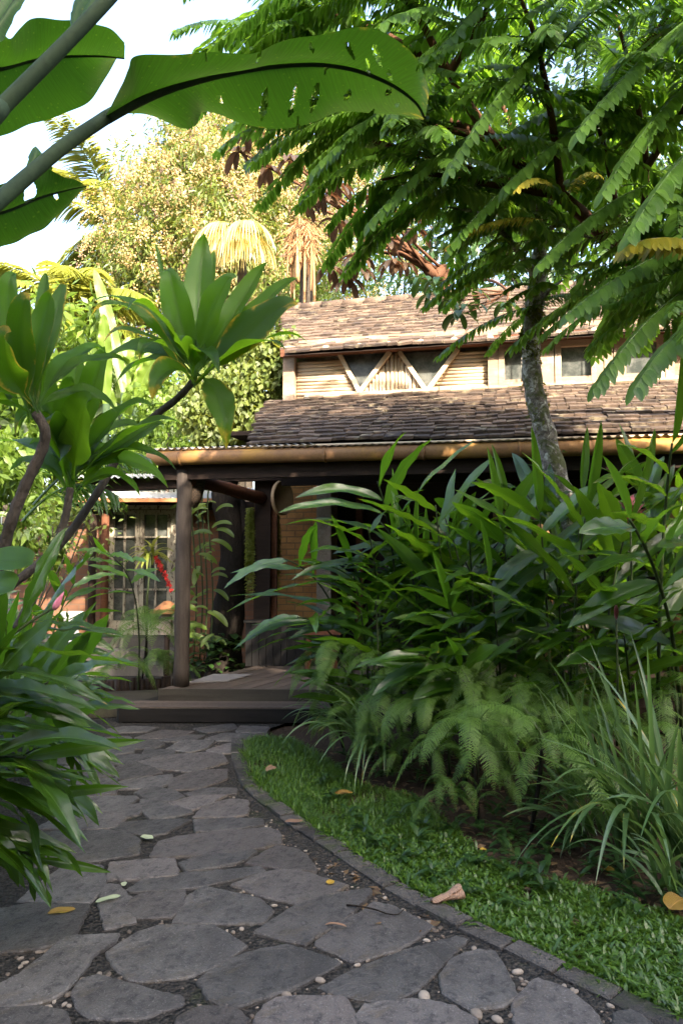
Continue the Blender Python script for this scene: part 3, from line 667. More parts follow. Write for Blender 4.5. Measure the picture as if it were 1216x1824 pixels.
# second low platform on the left, cut off behind the plants
c0 = gnd(150,1262,.10)[:2]; mb = MB(); prism(mb, [tuple(p) for p in (c0, c0+np.array([.46,.10]), c0+np.array([.46,.1])+DD*1.1, c0+np.array([-.7,.7]))], .006, .10, .6); put(mb, 'side_step', M_step, deck, smooth=False)

M_post = surf('old_post', (0.024,0.018,0.015), (0.085,0.070,0.060), 5, .75, .7, .012, stretch=(7,7,.7), c2=(0.17,0.145,0.12), c2scale=1.1, c2lo=.58, c2hi=.8)
pb_ = gnd(323,1222,DZ); Ypost = pb_[1]; ptop = at(329,838,Ypost)
t = thing('porch_post', 'round weathered grey-brown wooden post standing on the deck corner, carrying the gutter', 'post', tuple(pb_))
mb = MB(); P = [pb_+(ptop-pb_)*s for s in np.linspace(0,1,14)]; tube(mb, P, [.076+.004*math.sin(i*2.1) for i in range(14)], 18, jit=.012); put(mb, 'shaft', M_post, t)
pbase = at(467,1112,9.3); pt2 = at(468,848,9.3)
t = thing('inner_post', 'square dark wooden post rising from behind the wooden planter box', 'post', (pbase[0],pbase[1],.2))
mb = MB(); beam(mb, (pbase[0],pbase[1],.2), (pbase[0]+.01,pbase[1],pt2[2]+.1), .20, .20, up=np.array([0,1.0,0])); put(mb,'shaft',M_dark,t,smooth=False)
mb = MB(); box(mb, (pbase[0]+.145,pbase[1]+.02,(.2+pt2[2])/2+.1),(.07,.10,pt2[2]-.2)); put(mb,'lit_side_strip',M_redwood,t,smooth=False)  # warm reddish strip stands in for sunlight on the post's right side
t = thing('log_beam', 'slanting brown log beam running from the porch post back to the square post', 'beam', tuple(at(338,858,7.45)))
mb = MB(); a, c = at(336,856,7.42), at(468,886,9.28); P = [a+(c-a)*s+np.array([0,0,.012*math.sin(s*5)]) for s in np.linspace(0,1,9)]; tube(mb, P, np.linspace(.066,.08,9), 12, jit=.02); put(mb,'log',M_redwood,t)
t = thing('cross_beam', 'dark horizontal beam above the square post, under the porch roof', 'beam', tuple(at(415,850,9.1)))
mb = MB(); beam(mb, at(412,850,9.1), at(600,846,9.1), .12, .11); put(mb,'timber',M_dark,t,smooth=False)
t = thing('side_beam', 'long dark beam under the left end of the porch roof', 'beam', tuple(at(225,862,8.6)))
mb = MB(); beam(mb, at(120,866,8.7), at(345,858,8.5), .14, .15); put(mb,'timber',M_dark,t,smooth=False)
mb = MB(); corrugated(mb, at(120,852,8.4)[0], at(262,852,8.4)[0]+.4, 8.35, at(200,848,8.4)[2]-.02, 9.4, at(200,848,8.4)[2]+.12); put(mb,'sheet',M_tin,t)

# planter box, mat, disc, basket, stool, lamp
t = thing('planter_box', 'long dark planter box clad in upright boards at the back of the deck', 'planter', tuple(gnd(490,1186,DZ)))
a = gnd(437,1186,DZ); c = gnd(600,1188,DZ); mb = MB(); x = a[0]
while x < c[0]:
    w = rng.uniform(.07,.10); box(mb, (x+w/2,a[1],DZ+.25),(w-.006,.03+rng.uniform(0,.01),.5),tint=rng.uniform(0,1)); x += w
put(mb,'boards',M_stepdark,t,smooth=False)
mb = MB(); box(mb, ((a[0]+c[0])/2,a[1]+.33,DZ+.24),(c[0]-a[0],.6,.48)); put(mb,'box',M_dark,t,smooth=False)
mb = MB(); box(mb, ((a[0]+c[0])/2,a[1]+.01,DZ+.515),(c[0]-a[0]+.04,.09,.03)); put(mb,'rim',M_step,t,smooth=False)
M_mat = surf('mat_fibre', (0.13,0.125,0.125), (0.20,0.19,0.19), 60, .95, .8, .006)
q = [gnd(338,1217,DZ)[:2], gnd(407,1215,DZ)[:2], gnd(449,1203,DZ)[:2], gnd(380,1203,DZ)[:2]]
t = thing('door_mat', 'flat pale grey mat lying on the deck beside the round post', 'mat', (*np.mean(q,axis=0),DZ)); mb = MB(); prism(mb, [tuple(p) for p in q], DZ+.004, DZ+.016); put(mb,'weave',M_mat,t,smooth=False)
M_straw = surf('straw', (0.34,0.22,0.12), (0.52,0.37,0.22), 30, .8, .5, .004)
p = at(500,887,9.1); t = thing('round_tray', 'round pale wooden tray hanging on the side of the square post', 'tray', tuple(p))
mb = MB(); lathe(mb, [(0,.02),(.19,.02),(.20,.045),(.215,.045),(.215,0),(0,0)], n=28)
k = np.array([[math.cos(1.0),0,math.sin(1.0)],[0,1,0],[-math.sin(1.0),0,math.cos(1.0)]]); k2 = np.array([[1,0,0],[0,0,-1],[0,1,0]])
rzm = np.array([[math.cos(1.05),-math.sin(1.05),0],[math.sin(1.05),math.cos(1.05),0],[0,0,1]])
mb.v = [(v@k2.T)@rzm.T+p for v in mb.v]; put(mb,'disc',M_straw,t)
M_wick, nt, b, out = newmat('wicker'); co = objco(nt); ck = node(nt,'ShaderNodeTexChecker'); ck.inputs['Scale'].default_value = 60; nt.links.new(co, ck.inputs[0])
nt.links.new(mixc(nt, ck.outputs['Fac'], (.02,.013,.009), (.09,.06,.038)), b.inputs['Base Color']); nt.links.new(bump(nt,ck.outputs['Fac'],.8,.01), b.inputs['Normal']); b.inputs['Roughness'].default_value = .8
p = at(346,905,7.55); t = thing('hanging_basket', 'dark woven cone basket hung behind the round porch post', 'basket', tuple(p)); mb = MB()
lathe(mb, [(0,0),(.03,.01),(.07,.08),(.10,.18),(.115,.30),(.12,.32),(.108,.32),(.09,.18),(.0,.03)], p, 18); put(mb,'weave',M_wick,t)
s0 = gnd(572,1200,DZ); t = thing('wooden_stool', 'small reddish wooden stool on the deck in front of the planter box', 'stool', tuple(s0)); 
for dx in (-.15,.15):
    for dy in (-.13,.13): mb = MB(); beam(mb, s0+np.array([dx,dy,0]), s0+np.array([dx*.9,dy*.9,.44]), .04,.04); put(mb,'leg',M_redwood,t,smooth=False)
mb = MB(); box(mb, s0+np.array([0,0,.46]), (.42,.36,.04)); put(mb,'seat',M_redwood,t,smooth=False)
mb = MB(); box(mb, s0+np.array([0,-.13,.18]), (.28,.03,.03)); put(mb,'stretcher',M_redwood,t,smooth=False)
M_copper = surf('copper_cap', (0.30,0.13,0.055), (0.44,0.21,0.10), 8, .55, .2, .004)
p = gnd(300,1200,.0); p = np.array([*at(298,1095,8.9)[:2],0.0]); zc = at(298,1073,8.9)[2]
t = thing('garden_lamp', 'unlit garden lamp with a flat copper cone cap beside the round porch post', 'lamp', tuple(p))
mb = MB(); tube(mb, [p,p+UP*(zc-.38)], .035, 10); put(mb,'stem',M_dark,t)
mb = MB(); box(mb, p+UP*(zc-.25), (.11,.11,.26), tint=.9); put(mb,'lamp_box',M_plaster,t,smooth=False)
mb = MB(); lathe(mb, [(0,.02),(.04,.015),(.205,-.115),(.20,-.125),(0,-.10)], p+UP*zc, 24); put(mb,'lamp_cap',M_copper,t)

# ------------------------------------------------------------------ the cottage at the back left
YL = 10.6; FZ = .40
cot = thing('brick_cottage', 'small brick cottage with peeling white french doors and a low tin roof, back left', 'cottage', tuple(at(200,1130,YL)))
mb = MB()
xl, xd0, xd1, xr = at(20,1000,YL)[0], at(188,1000,YL)[0], at(318,1000,YL)[0], at(530,1000,YL)[0]; zt2 = at(240,893,YL)[2]
for a, c in ((xl,xd0),(xd1,xr)): box(mb, ((a+c)/2,YL+.10,(zt2)/2),(c-a,.18,zt2))
put(mb,'wall',M_brick2,cot,smooth=False)
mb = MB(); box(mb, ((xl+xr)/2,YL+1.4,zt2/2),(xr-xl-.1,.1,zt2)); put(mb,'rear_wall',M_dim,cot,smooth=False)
mb = MB(); corrugated(mb, at(120,880,YL-.5)[0], at(420,880,YL-.5)[0], YL-.5, at(230,888,YL-.5)[2], YL+1.9, at(230,888,YL-.5)[2]+.34); rf = put(mb,'roof',M_tin,cot)
mb = MB(); beam(mb, at(120,891,YL-.51), at(420,891,YL-.51), .04, .05); put(mb,'eave_trim',M_copper,rf,smooth=False)
mb = MB(); box(mb, ((xl+xr)/2,YL-.03,at(230,900,YL)[2]-.01),(xr-xl,.09,.12)); put(mb,'lintel',M_dark,cot,smooth=False)
for px in (165,187):
    q = at(px,1000,YL-.25); mb = MB(); tube(mb, [(q[0],q[1],FZ-.2),(q[0],q[1],zt2-.02)], .055, 10, jit=.02); put(mb,'post',M_dark if px==165 else M_redwood,cot)
M_peel, nt, b, out = newmat('peeling_white_paint'); co = objco(nt,(3,3,1)); n1 = noise(nt,9,8,.75,co,.5)
nt.links.new(mixc(nt, ramp(nt,n1,.52,.58), (.36,.33,.26), (.07,.045,.03)), b.inputs['Base Color']); nt.links.new(bump(nt,n1,.5,.01), b.inputs['Normal']); b.inputs['Roughness'].default_value=.7
def leafdoor(xa, xb, zb_, zt_):
    fr = MB(); w = .06
    for x in (xa+w/2, xb-w/2): box(fr,(x,YL+.0,(zb_+zt_)/2),(w,.05,zt_-zb_))
    for z, h in ((zb_+.10,.2),(zt_-.035,.07)): box(fr,((xa+xb)/2,YL+.002,z),(xb-xa-2*w,.045,h))
    box(fr,((xa+xb)/2,YL+.004,(zb_+zt_)/2+.08),(.028,.035,zt_-zb_-.3))
    for k in (.36,.78): box(fr,((xa+xb)/2,YL+.006,zb_+(zt_-zb_)*k),(xb-xa-2*w,.036,.026))
    d = put(fr,'door',M_peel,cot,smooth=False); gl = MB(); gl.add([(xa,YL+.03,zb_),(xb,YL+.03,zb_),(xb,YL+.03,zt_),(xa,YL+.03,zt_)],[[0,1,2,3]]); put(gl,'pane',M_glass,d,smooth=False)
zd = at(250,908,YL)[2]; xm_ = at(249,1000,YL)[0]; x0_ = at(196,1000,YL)[0]; x1_ = at(306,1000,YL)[0]
leafdoor(x0_, xm_-.004, FZ, zd); leafdoor(xm_+.004, x1_, FZ, zd)
mb = MB(); 
for x in (x0_-.04, x1_+.04): box(mb,(x,YL-.02,(FZ+zd)/2+.02),(.07,.12,zd-FZ+.08))
box(mb,((x0_+x1_)/2,YL-.02,zd+.03),(x1_-x0_+.0,.115,.06)); put(mb,'door_frame',M_peel,cot,smooth=False)
M_conc = surf('old_concrete', (0.055,0.052,0.046), (0.11,0.10,0.09), 6, .9, .5, .01, c2=(0.05,0.06,0.03), c2scale=2.2)
mb = MB(); xs0, xs1 = at(60,1150,YL)[0], at(330,1150,YL)[0]
for i in range(3): box(mb, ((xs0+xs1)/2,YL-.35-.36*i+.2,(FZ-.13*i)/2-.005),(xs1-xs0+.001*i,.40+.0*i,FZ-.13*i))
put(mb,'steps',M_conc,cot,smooth=False)
M_white = surf('glazed_white', (0.42,0.43,0.44), (0.52,0.53,0.54), 6, .3, .1, .004)
p = at(128,1146,9.75); p[2] = FZ-.26+.0; p = np.array([p[0],p[1],at(128,1148,9.75)[2]])
t = thing('white_urn', 'white waisted urn standing on the cottage steps behind the left gingers', 'urn', tuple(p)); mb = MB()
lathe(mb, [(0,0),(.135,0),(.13,.02),(.10,.12),(.082,.20),(.10,.24),(.15,.29),(.165,.38),(.17,.42),(.15,.42),(.13,.34),(0,.30)], p, 24); put(mb,'bowl',M_white,t)
mb = MB()
for i, px in enumerate(np.arange(165,312,9.0)):
    q = gnd(px,1243-(px-165)*.02,0.0); 
    tube(mb, [(q[0],q[1],-.02),(q[0]+rng.normal()*.01,q[1],.20+rng.normal()*.02)], .03, 8, tint=rng.uniform(0,1))
q = gnd(240,1240); put(mb,'poles',M_dark, thing('palisade_edging','low edging of short dark upright poles in front of the fern bed','edging',tuple(q)))
# ------------------------------------------------------------------ leaves
M_banana = leaf_mat('banana_leaf', (0.014,0.038,0.007), (0.030,0.075,0.009), trans=.36, rough=.45, tcol=(.060,.165,.008), vein=90, vslope=.5, vstr=.04, rib=(.10,.20,.05), ribw=.02, spec=.3, streak=.8, spots=.5)
M_midrib = surf('leaf_stalk', (0.016,0.032,0.018), (0.042,0.068,0.030), 8, .7, .15, .004)
M_ti = leaf_mat('ti_leaf', (0.010,0.032,0.005), (0.040,0.100,0.009), trans=.55, rough=.32, tcol=(.23,.46,.012), vein=5, vslope=-22, vstr=.30, rib=(.012,.035,.008), ribw=.035, spec=.32, streak=.25)
M_ging = leaf_mat('ginger_leaf', (0.013,0.040,0.007), (0.048,0.110,0.011), trans=.38, rough=.16, tcol=(.22,.45,.015), vein=34, vslope=2.4, vstr=.35, vdist=.003, rib=(.10,.21,.035), spec=.95, streak=.2)
M_gingstem = surf('ginger_stem', (0.018,0.030,0.012), (0.055,0.075,0.028), 10, .5, .2, .004)
M_pin = leaf_mat('pinnate_leaf', (0.034,0.085,0.012), (0.088,0.172,0.026), trans=.46, rough=.36, tcol=(.26,.48,.03), vein=10, vstr=.2, rib=(.07,.14,.04))
M_pinyel = leaf_mat('yellowing_leaf', (0.12,0.15,0.015), (0.30,0.24,0.03), trans=.40, rough=.4, tcol=(.62,.50,.04), vein=10, vstr=.2, rib=(.25,.2,.05), old=(.30,.14,.05))
M_fern = leaf_mat('fern_leaf', (0.042,0.095,0.010), (0.112,0.210,0.030), trans=.34, rough=.55, tcol=(.24,.42,.05), midrib=0, vstr=.0)
M_grass = leaf_mat('grass_leaf', (0.032,0.078,0.009), (0.075,0.145,0.018), trans=.30, rough=.36, tcol=(.25,.42,.04), vein=2, vstr=.1, midrib=.2, rib=(.1,.2,.05))
M_strap = leaf_mat('strap_leaf', (0.040,0.085,0.030), (0.085,0.155,0.055), trans=.32, rough=.32, tcol=(.24,.40,.08), vein=2, vstr=.15, rib=(.12,.2,.08), ribw=.06)
M_mango = leaf_mat('mango_leaf', (0.050,0.085,0.014), (0.13,0.17,0.032), trans=.3, rough=.4, midrib=0, vstr=0)
M_flower = leaf_mat('mango_blossom', (0.34,0.25,0.10), (0.56,0.43,0.20), trans=.25, rough=.8, midrib=0, vstr=0, tcol=(.6,.45,.2))
M_deadpan = surf('dry_panicle', (0.10,0.07,0.055), (0.22,0.16,0.13), 20, .9, .2, .01)
M_red = leaf_mat('bronze_leaf', (0.032,0.024,0.016), (0.075,0.045,0.022), trans=.22, rough=.4, tcol=(.22,.09,.04), vein=16, vstr=.3, rib=(.16,.08,.04))
M_bush = leaf_mat('bush_leaf', (0.050,0.095,0.014), (0.135,0.200,0.030), trans=.36, rough=.45, tcol=(.30,.46,.04), midrib=0, vstr=0)
M_darkleaf = leaf_mat('dark_leaf', (0.016,0.045,0.012), (0.038,0.085,0.018), trans=.28, rough=.4, midrib=0, vstr=0)
M_palm = leaf_mat('palm_leaf', (0.12,0.17,0.02), (0.26,0.30,0.05), trans=.45, rough=.4, midrib=0, vstr=0, tcol=(.5,.5,.08))
M_vine = leaf_mat('vine_leaf', (0.070,0.105,0.020), (0.16,0.20,0.05), trans=.35, rough=.5, midrib=.3, vstr=.1)
M_bark = surf('bark', (0.030,0.024,0.019), (0.095,0.080,0.065), 14, .9, 1.0, .02, stretch=(1,1,.5))
M_barkdark = surf('dark_bark', (0.010,0.008,0.007), (0.030,0.024,0.019), 10, .9, 1.0, .03, stretch=(1,1,.4))

M_redbark = surf('red_bark', (0.045,0.022,0.013), (0.12,0.055,0.028), 9, .8, .6, .01, stretch=(1,1,.5))
M_root = surf('aerial_root', (0.20,0.10,0.045), (0.40,0.24,0.12), 8, .9, .5, .01)
M_pink = surf('pink_bract', (0.50,0.10,0.16), (0.70,0.28,0.36), 8, .4, .1, .003)
M_redfl = surf('red_bract', (0.35,0.02,0.02), (0.55,0.05,0.04), 8, .45, .1, .003)

def profile(n, petiole=.18, pw=.10, a=.55, b=.55, peak=.55):
    """ti leaf: a channelled stalk that opens into a broad blade with a blunt tip"""
    t = np.linspace(0,1,n); u = np.clip((t-petiole)/(1-petiole),0,1)
    w = np.where(u>0, (np.sin(np.pi*np.clip(u,0,1)**.85)**.75), 0); w = np.maximum(w, pw*(1-u)**2*(t<.9)); w[-1] = .02; return w
def plant(name, label, cat, loc, group=None): return thing(name, label, cat, tuple(loc), group)

# ------------------------------------------------------------------ three ti plants on the left
def ti_leaf(root, base, spec, Y, lab=None):
    tx, ty, dY, cx, cy_, wpx, face, age, tint = spec
    n = 22; s = Y/FPX
    tip = at(tx,ty,Y+dY); ctl = at(cx,cy_,Y+dY*.4); P = bez(base, ctl, tip, n)
    # leave the rosette a little spread and let the tip curl over
    P[-5:] += (np.linspace(0,1,5)**2)[:,None]*np.array([0,.03*(1 if dY<=0 else -1),-.035])
    w = profile(n)*wpx*.5*s*.95
    hint = nrm(np.array([.1,-1.0,.35])*(1-face)+np.array([0,-.15,1.0])*face)
    mb = MB(); blade(mb, P, w, hint, m=8, fold=rng.uniform(.3,.6), rip=.010, ripf=2.2, tint=tint, age=age, cup=rng.uniform(-.1,.25), twist=rng.normal()*.12)
    o = put(mb, 'leaf', M_ti, root)
    if lab: o['label'] = lab
def ti_plant(label, Y, centre, leaves, stem_px, r0, r1, mat):
    stem = smooth_path([at(x,y,Yy) for x,y,Yy in stem_px], 40); root = plant('ti_plant', label, 'plant', stem[0])
    mb = MB(); rr = np.linspace(r0,r1,len(stem)); rr = rr*(1+.06*np.sin(np.arange(len(stem))*2.3)); tube(mb, stem, rr, 12, jit=.03); put(mb, 'stem', mat, root)
    cx, cy0 = centre
    for i in range(12):                              # younger and older leaves between the measured ones
        a = rng.uniform(-1.5,1.5); l = rng.uniform(120,215); tx = cx+math.sin(a)*l*.95; ty = cy0-math.cos(a)*l+20; leaves = leaves+[(tx,ty,rng.uniform(.05,.35),cx+math.sin(a*.6)*l*.5,cy0-math.cos(a*.5)*l*.6,rng.uniform(26,48),rng.uniform(.1,.6),rng.uniform(.05,.4),rng.uniform(.2,.9))]
    for sp in leaves:
        b = at(*centre,Y)+rng.normal(size=3)*np.array([.012,.012,.03]); ti_leaf(root, b, sp, Y)
YA = 3.4
ti_plant('tall ti plant with the topmost leaf rosette, on a slanting stem left of the roof', YA, (347,676), [
 (296,462,-.05,318,560,66,.05,.18,.75),(366,408,.12,345,530,62,.05,.15,.85),(384,436,.22,362,540,30,.1,.45,.8),(421,476,-.15,372,540,56,.15,.15,.8),
 (478,458,.10,398,585,52,.2,.2,.75),(532,486,.06,430,560,42,.3,.2,.7),(530,524,-.12,440,590,84,.15,.55,.10),(508,606,-.25,425,600,44,.75,.15,.6),
 (388,648,-.32,352,585,44,.8,.1,.6),(548,594,-.05,450,590,26,.8,.3,.6),(160,545,-.1,255,512,26,.45,.62,.4),(224,536,-.22,280,530,54,.75,.12,.45),(180,594,-.2,275,560,36,.6,.68,.4),
 (172,526,.15,262,520,28,.5,.2,.8),(245,625,-.25,276,580,32,.6,.5,.3),(268,696,-.25,308,628,62,.25,.62,.7),(402,784,-.12,398,690,62,.15,.55,.55),(277,420,.25,290,520,12,.1,.5,.8),
 (320,590,-.28,325,610,36,.5,.12,.7),(362,640,-.2,356,600,30,.3,.1,.3),(300,600,.2,320,620,30,.3,.1,.4),(420,640,.1,385,620,26,.4,.2,.5)],
 [(-70,1150,3.1),(0,1062,3.2),(60,1012,3.25),(120,955,3.3),(180,868,3.35),(215,808,3.38),(268,748,3.4),(318,708,3.4),(346,676,3.4)], .020, .016, M_bark)
YB_ = 3.0
ti_plant('second ti plant, its dense leaf rosette low in front of the slanting stem', YB_, (126,868), [
 (64,608,-.02,80,730,56,.05,.1,.25),(140,606,.12,130,700,52,.05,.1,.7),(192,606,.05,160,700,58,.05,.1,.75),(128,658,-.2,122,740,60,.10,.08,.65),(160,690,-.3,138,775,92,.12,.08,.35),
 (268,706,-.05,188,735,44,.35,.12,.6),(322,738,-.1,215,760,34,.7,.1,.35),(296,744,.12,215,790,48,.3,.1,.4),(22,757,-.2,80,690,50,.7,.5,.5),(0,690,-.05,60,660,36,.6,.1,.3),(78,744,-.3,90,730,64,.6,.45,.3),
 (30,748,-.15,70,700,40,.5,.4,.6),(250,770,.15,190,800,36,.5,.1,.5),(180,760,.2,150,800,44,.2,.1,.3),(100,720,.25,110,790,50,.2,.1,.5),(58,780,.15,90,800,36,.3,.1,.5)],
 [(30,1120,3.0),(70,1040,3.0),(98,978,3.0),(116,925,3.0),(126,868,3.0)], .018, .015, M_bark)
YC_ = 2.7
ti_plant('ti plant cut by the left edge, broad yellow-margined leaves upright on a thick grey stem', YC_, (64,735), [
 (24,466,.0,-8,570,58,.05,.3,.6),(50,502,-.14,22,610,62,.05,.55,.12),(86,476,.22,70,560,32,.1,.4,.4),(100,504,.02,60,600,54,.08,.5,.5),(118,492,.18,96,560,36,.15,.6,.35),(14,568,-.25,-6,660,72,.1,.66,.12),
 (-40,500,.1,-40,600,60,.1,.3,.5),(-60,600,-.1,-50,680,70,.2,.3,.3),(60,640,.2,40,690,50,.2,.2,.4),(-30,700,-.2,-30,720,60,.6,.3,.4)],
 [(-60,1180,2.75),(-24,1080,2.75),(4,985,2.75),(22,925,2.72),(48,860,2.72),(76,800,2.72),(80,765,2.7),(64,735,2.7)], .024, .018, M_bark)

# ------------------------------------------------------------------ banana plants: huge torn leaves overhead on the left
def big_leaf(root, mid, up, lo, Ym, Yu, Yl, age=.15, holes=(), tint=.5, stalk=None, rs=(.022,.006), n=170, m=56, lab=None):
    k = np.linspace(0,1,n)
    def curve(px, Y): 
        P = smooth_path([at(x,y,Y[0]+(Y[1]-Y[0])*i/(len(px)-1)) for i,(x,y) in enumerate(px)], 80); L = np.concatenate([[0],np.cumsum(np.linalg.norm(np.diff(P,axis=0),axis=1))]); L /= L[-1]
        return np.column_stack([np.interp(k,L,P[:,c]) for c in range(3)])
    Mi, U, Lo = curve(mid,Ym), curve(up,Yu), curve(lo,Yl); s = np.linspace(-1,1,m+1)
    V = np.where(s[None,:,None]<0, Mi[:,None]+(Lo-Mi)[:,None]*(-s)[None,:,None], Mi[:,None]+(U-Mi)[:,None]*s[None,:,None])
    T = nrm(np.gradient(Mi,axis=0)); N = nrm(np.cross(T, U-Lo)); a = np.abs(s)
    bow = .02*np.sin(np.pi*a)[None,:]*np.sin(np.pi*k)[:,None]+.004*np.sin(k*13)[:,None]*a[None,:]**2+.003*np.sin(k*31+1)[:,None]*a[None,:]**2
    V = V + N[:,None]*bow[...,None]
    i = np.arange(n-1)[:,None]*(m+1); j = np.arange(m)[None,:]; q = np.stack([i+j,i+j+1,i+m+2+j,i+m+1+j],-1)
    kk = (k[:-1]+k[1:])[:,None]/2+0*j; ss = (s[:-1]+s[1:])[None,:]/2+0*i; keep = np.ones(kk.shape,bool)
    for (hk,hs,wk,ws,sl) in holes: keep &= ~((((kk-hk-sl*(ss-hs))/wk)**2+((ss-hs)/ws)**2) < 1)
    uv = np.stack([np.broadcast_to((s+1)/2,(n,m+1)), np.broadcast_to(k[:,None],(n,m+1))],-1)
    mb = MB(); mb.add(V.reshape(-1,3), q[keep], uv=uv.reshape(-1,2), tint=tint, age=age); o = put(mb,'leaf',M_banana,root)
    if lab: o['label'] = lab
    rb = Mi if stalk is None else np.vstack([smooth_path([at(*p) for p in stalk],20)[:-1], Mi])
    mb = MB(); tube(mb, rb-N[0]*.0, np.linspace(rs[0],rs[1],len(rb))**1.0, 10); put(mb,'midrib',M_midrib,o)
    return o
bn = plant('banana_plant', 'banana plant at the upper left, its huge long holed leaf spread across the sky', 'plant', (-1.9,1.6,0))
st = at(-60,410,1.9); mb = MB(); P = np.array([[-1.9,1.6,0],[-1.88,1.62,.7],[-1.8,1.66,1.5],[-1.6,1.74,2.1],st]); tube(mb, smooth_path(P,20), np.linspace(.09,.03,len(smooth_path(P,20))), 12); put(mb,'stem',M_midrib,bn)
big_leaf(bn, [(188,210),(240,182),(300,156),(370,136),(450,120),(520,113),(580,114),(640,126),(700,152),(740,182),(757,210)],
             [(216,150),(228,120),(245,98),(330,95),(440,97),(500,75),(560,60),(640,50),(690,62),(735,100),(766,160)],
             [(210,200),(262,203),(320,226),(348,222),(366,201),(430,220),(500,230),(560,214),(610,200),(680,204),(755,212)], (2.25,2.5),(2.02,2.3),(2.5,2.8), age=.34,
         holes=[(.47,-.55,.012,.30,.04),(.56,-.5,.010,.26,.05),(.63,-.5,.014,.24,.04),(.34,-.45,.012,.10,0),(.66,-.05,.006,.08,0),(.60,.72,.006,.16,-.06),(.72,.55,.008,.22,-.08),(.74,-.5,.010,.14,.03),(.80,.55,.010,.22,-.08),(.85,.25,.008,.15,-.06),(.86,-.2,.009,.12,.04),(.78,.25,.007,.2,-.05),(.90,-.5,.008,.1,.02),(.30,.96,.004,.22,.02),(.44,.98,.005,.3,.02),(.58,-.97,.004,.24,-.02),(.83,-.97,.005,.2,.0),(.93,.97,.004,.2,.02),(.22,-.97,.004,.2,.0)], tint=.35,
         stalk=[(-60,410,1.9),(40,322,2.05),(120,256,2.15),(188,210,2.25)])
big_leaf(bn, [(-60,128),(0,122),(60,107),(120,100),(180,100),(222,104)], [(-60,60),(-10,40),(20,70),(56,34),(130,36),(190,50),(222,74)], [(-60,260),(0,242),(46,226),(90,212),(160,178),(206,110),(223,78)], (2.9,3.1),(2.65,2.95),(3.15,3.3), tint=.9, age=.1, rs=(.012,.004))
bn2 = plant('banana_plant', 'banana plant at the left edge with a dark pierced leaf hanging under the long stalk', 'plant', (-2.0,2.1,0))
mb = MB(); P = smooth_path([np.array([-2.0,2.1,0]),np.array([-2.0,2.1,1.2]),np.array([-1.7,2.1,2.2]),at(-90,390,2.2)],20); tube(mb,P,np.linspace(.09,.03,len(P)),12); put(mb,'stem',M_midrib,bn2)
big_leaf(bn2, [(-90,390),(0,378),(70,352),(120,338),(154,331)], [(-90,340),(-40,352),(20,322),(70,300),(120,318),(154,329)], [(-90,470),(0,444),(60,415),(110,380),(154,334)], (2.2,2.35),(2.05,2.3),(2.4,2.45), tint=.1, age=.3, holes=[(.55,.45,.05,.4,.02),(.75,-.1,.015,.12,0)], rs=(.010,.003))
big_leaf(bn2, [(48,320),(60,300),(80,285)], [(45,300),(62,262),(92,292)], [(50,325),(72,322),(95,300)], (2.3,2.35),(2.3,2.4),(2.3,2.4), tint=.2, n=14, m=8, rs=(.004,.002))
bn3 = plant('banana_plant', 'banana plant at the top left corner, with a thick bare leaf stalk', 'plant', (-2.3,2.0,0))
mb = MB(); P = smooth_path([np.array([-2.3,2.0,0]),np.array([-2.2,2.0,1.4]),at(-90,290,1.8),at(0,195,1.85),at(100,95,1.9),at(195,-4,1.95),at(260,-80,2.0)],40); tube(mb,P,np.interp(np.linspace(0,1,len(P)),[0,.35,.5,1],[.05,.026,.021,.018]),12); put(mb,'stem',M_midrib,bn3)
big_leaf(bn3, [(128,60),(150,20),(190,-30)], [(126,40),(130,15),(150,-30)], [(150,60),(180,20),(230,-30)], (1.95,2.0),(1.97,2.05),(1.95,2.0), tint=.15, n=14, m=8, rs=(.004,.002))
big_leaf(bn3, [(-40,90),(0,40),(40,-20)], [(-60,60),(-30,0),(0,-40)], [(-20,100),(10,62),(55,-20)], (2.1,2.2),(2.15,2.2),(2.1,2.2), tint=.6, n=16, m=10, rs=(.006,.003))

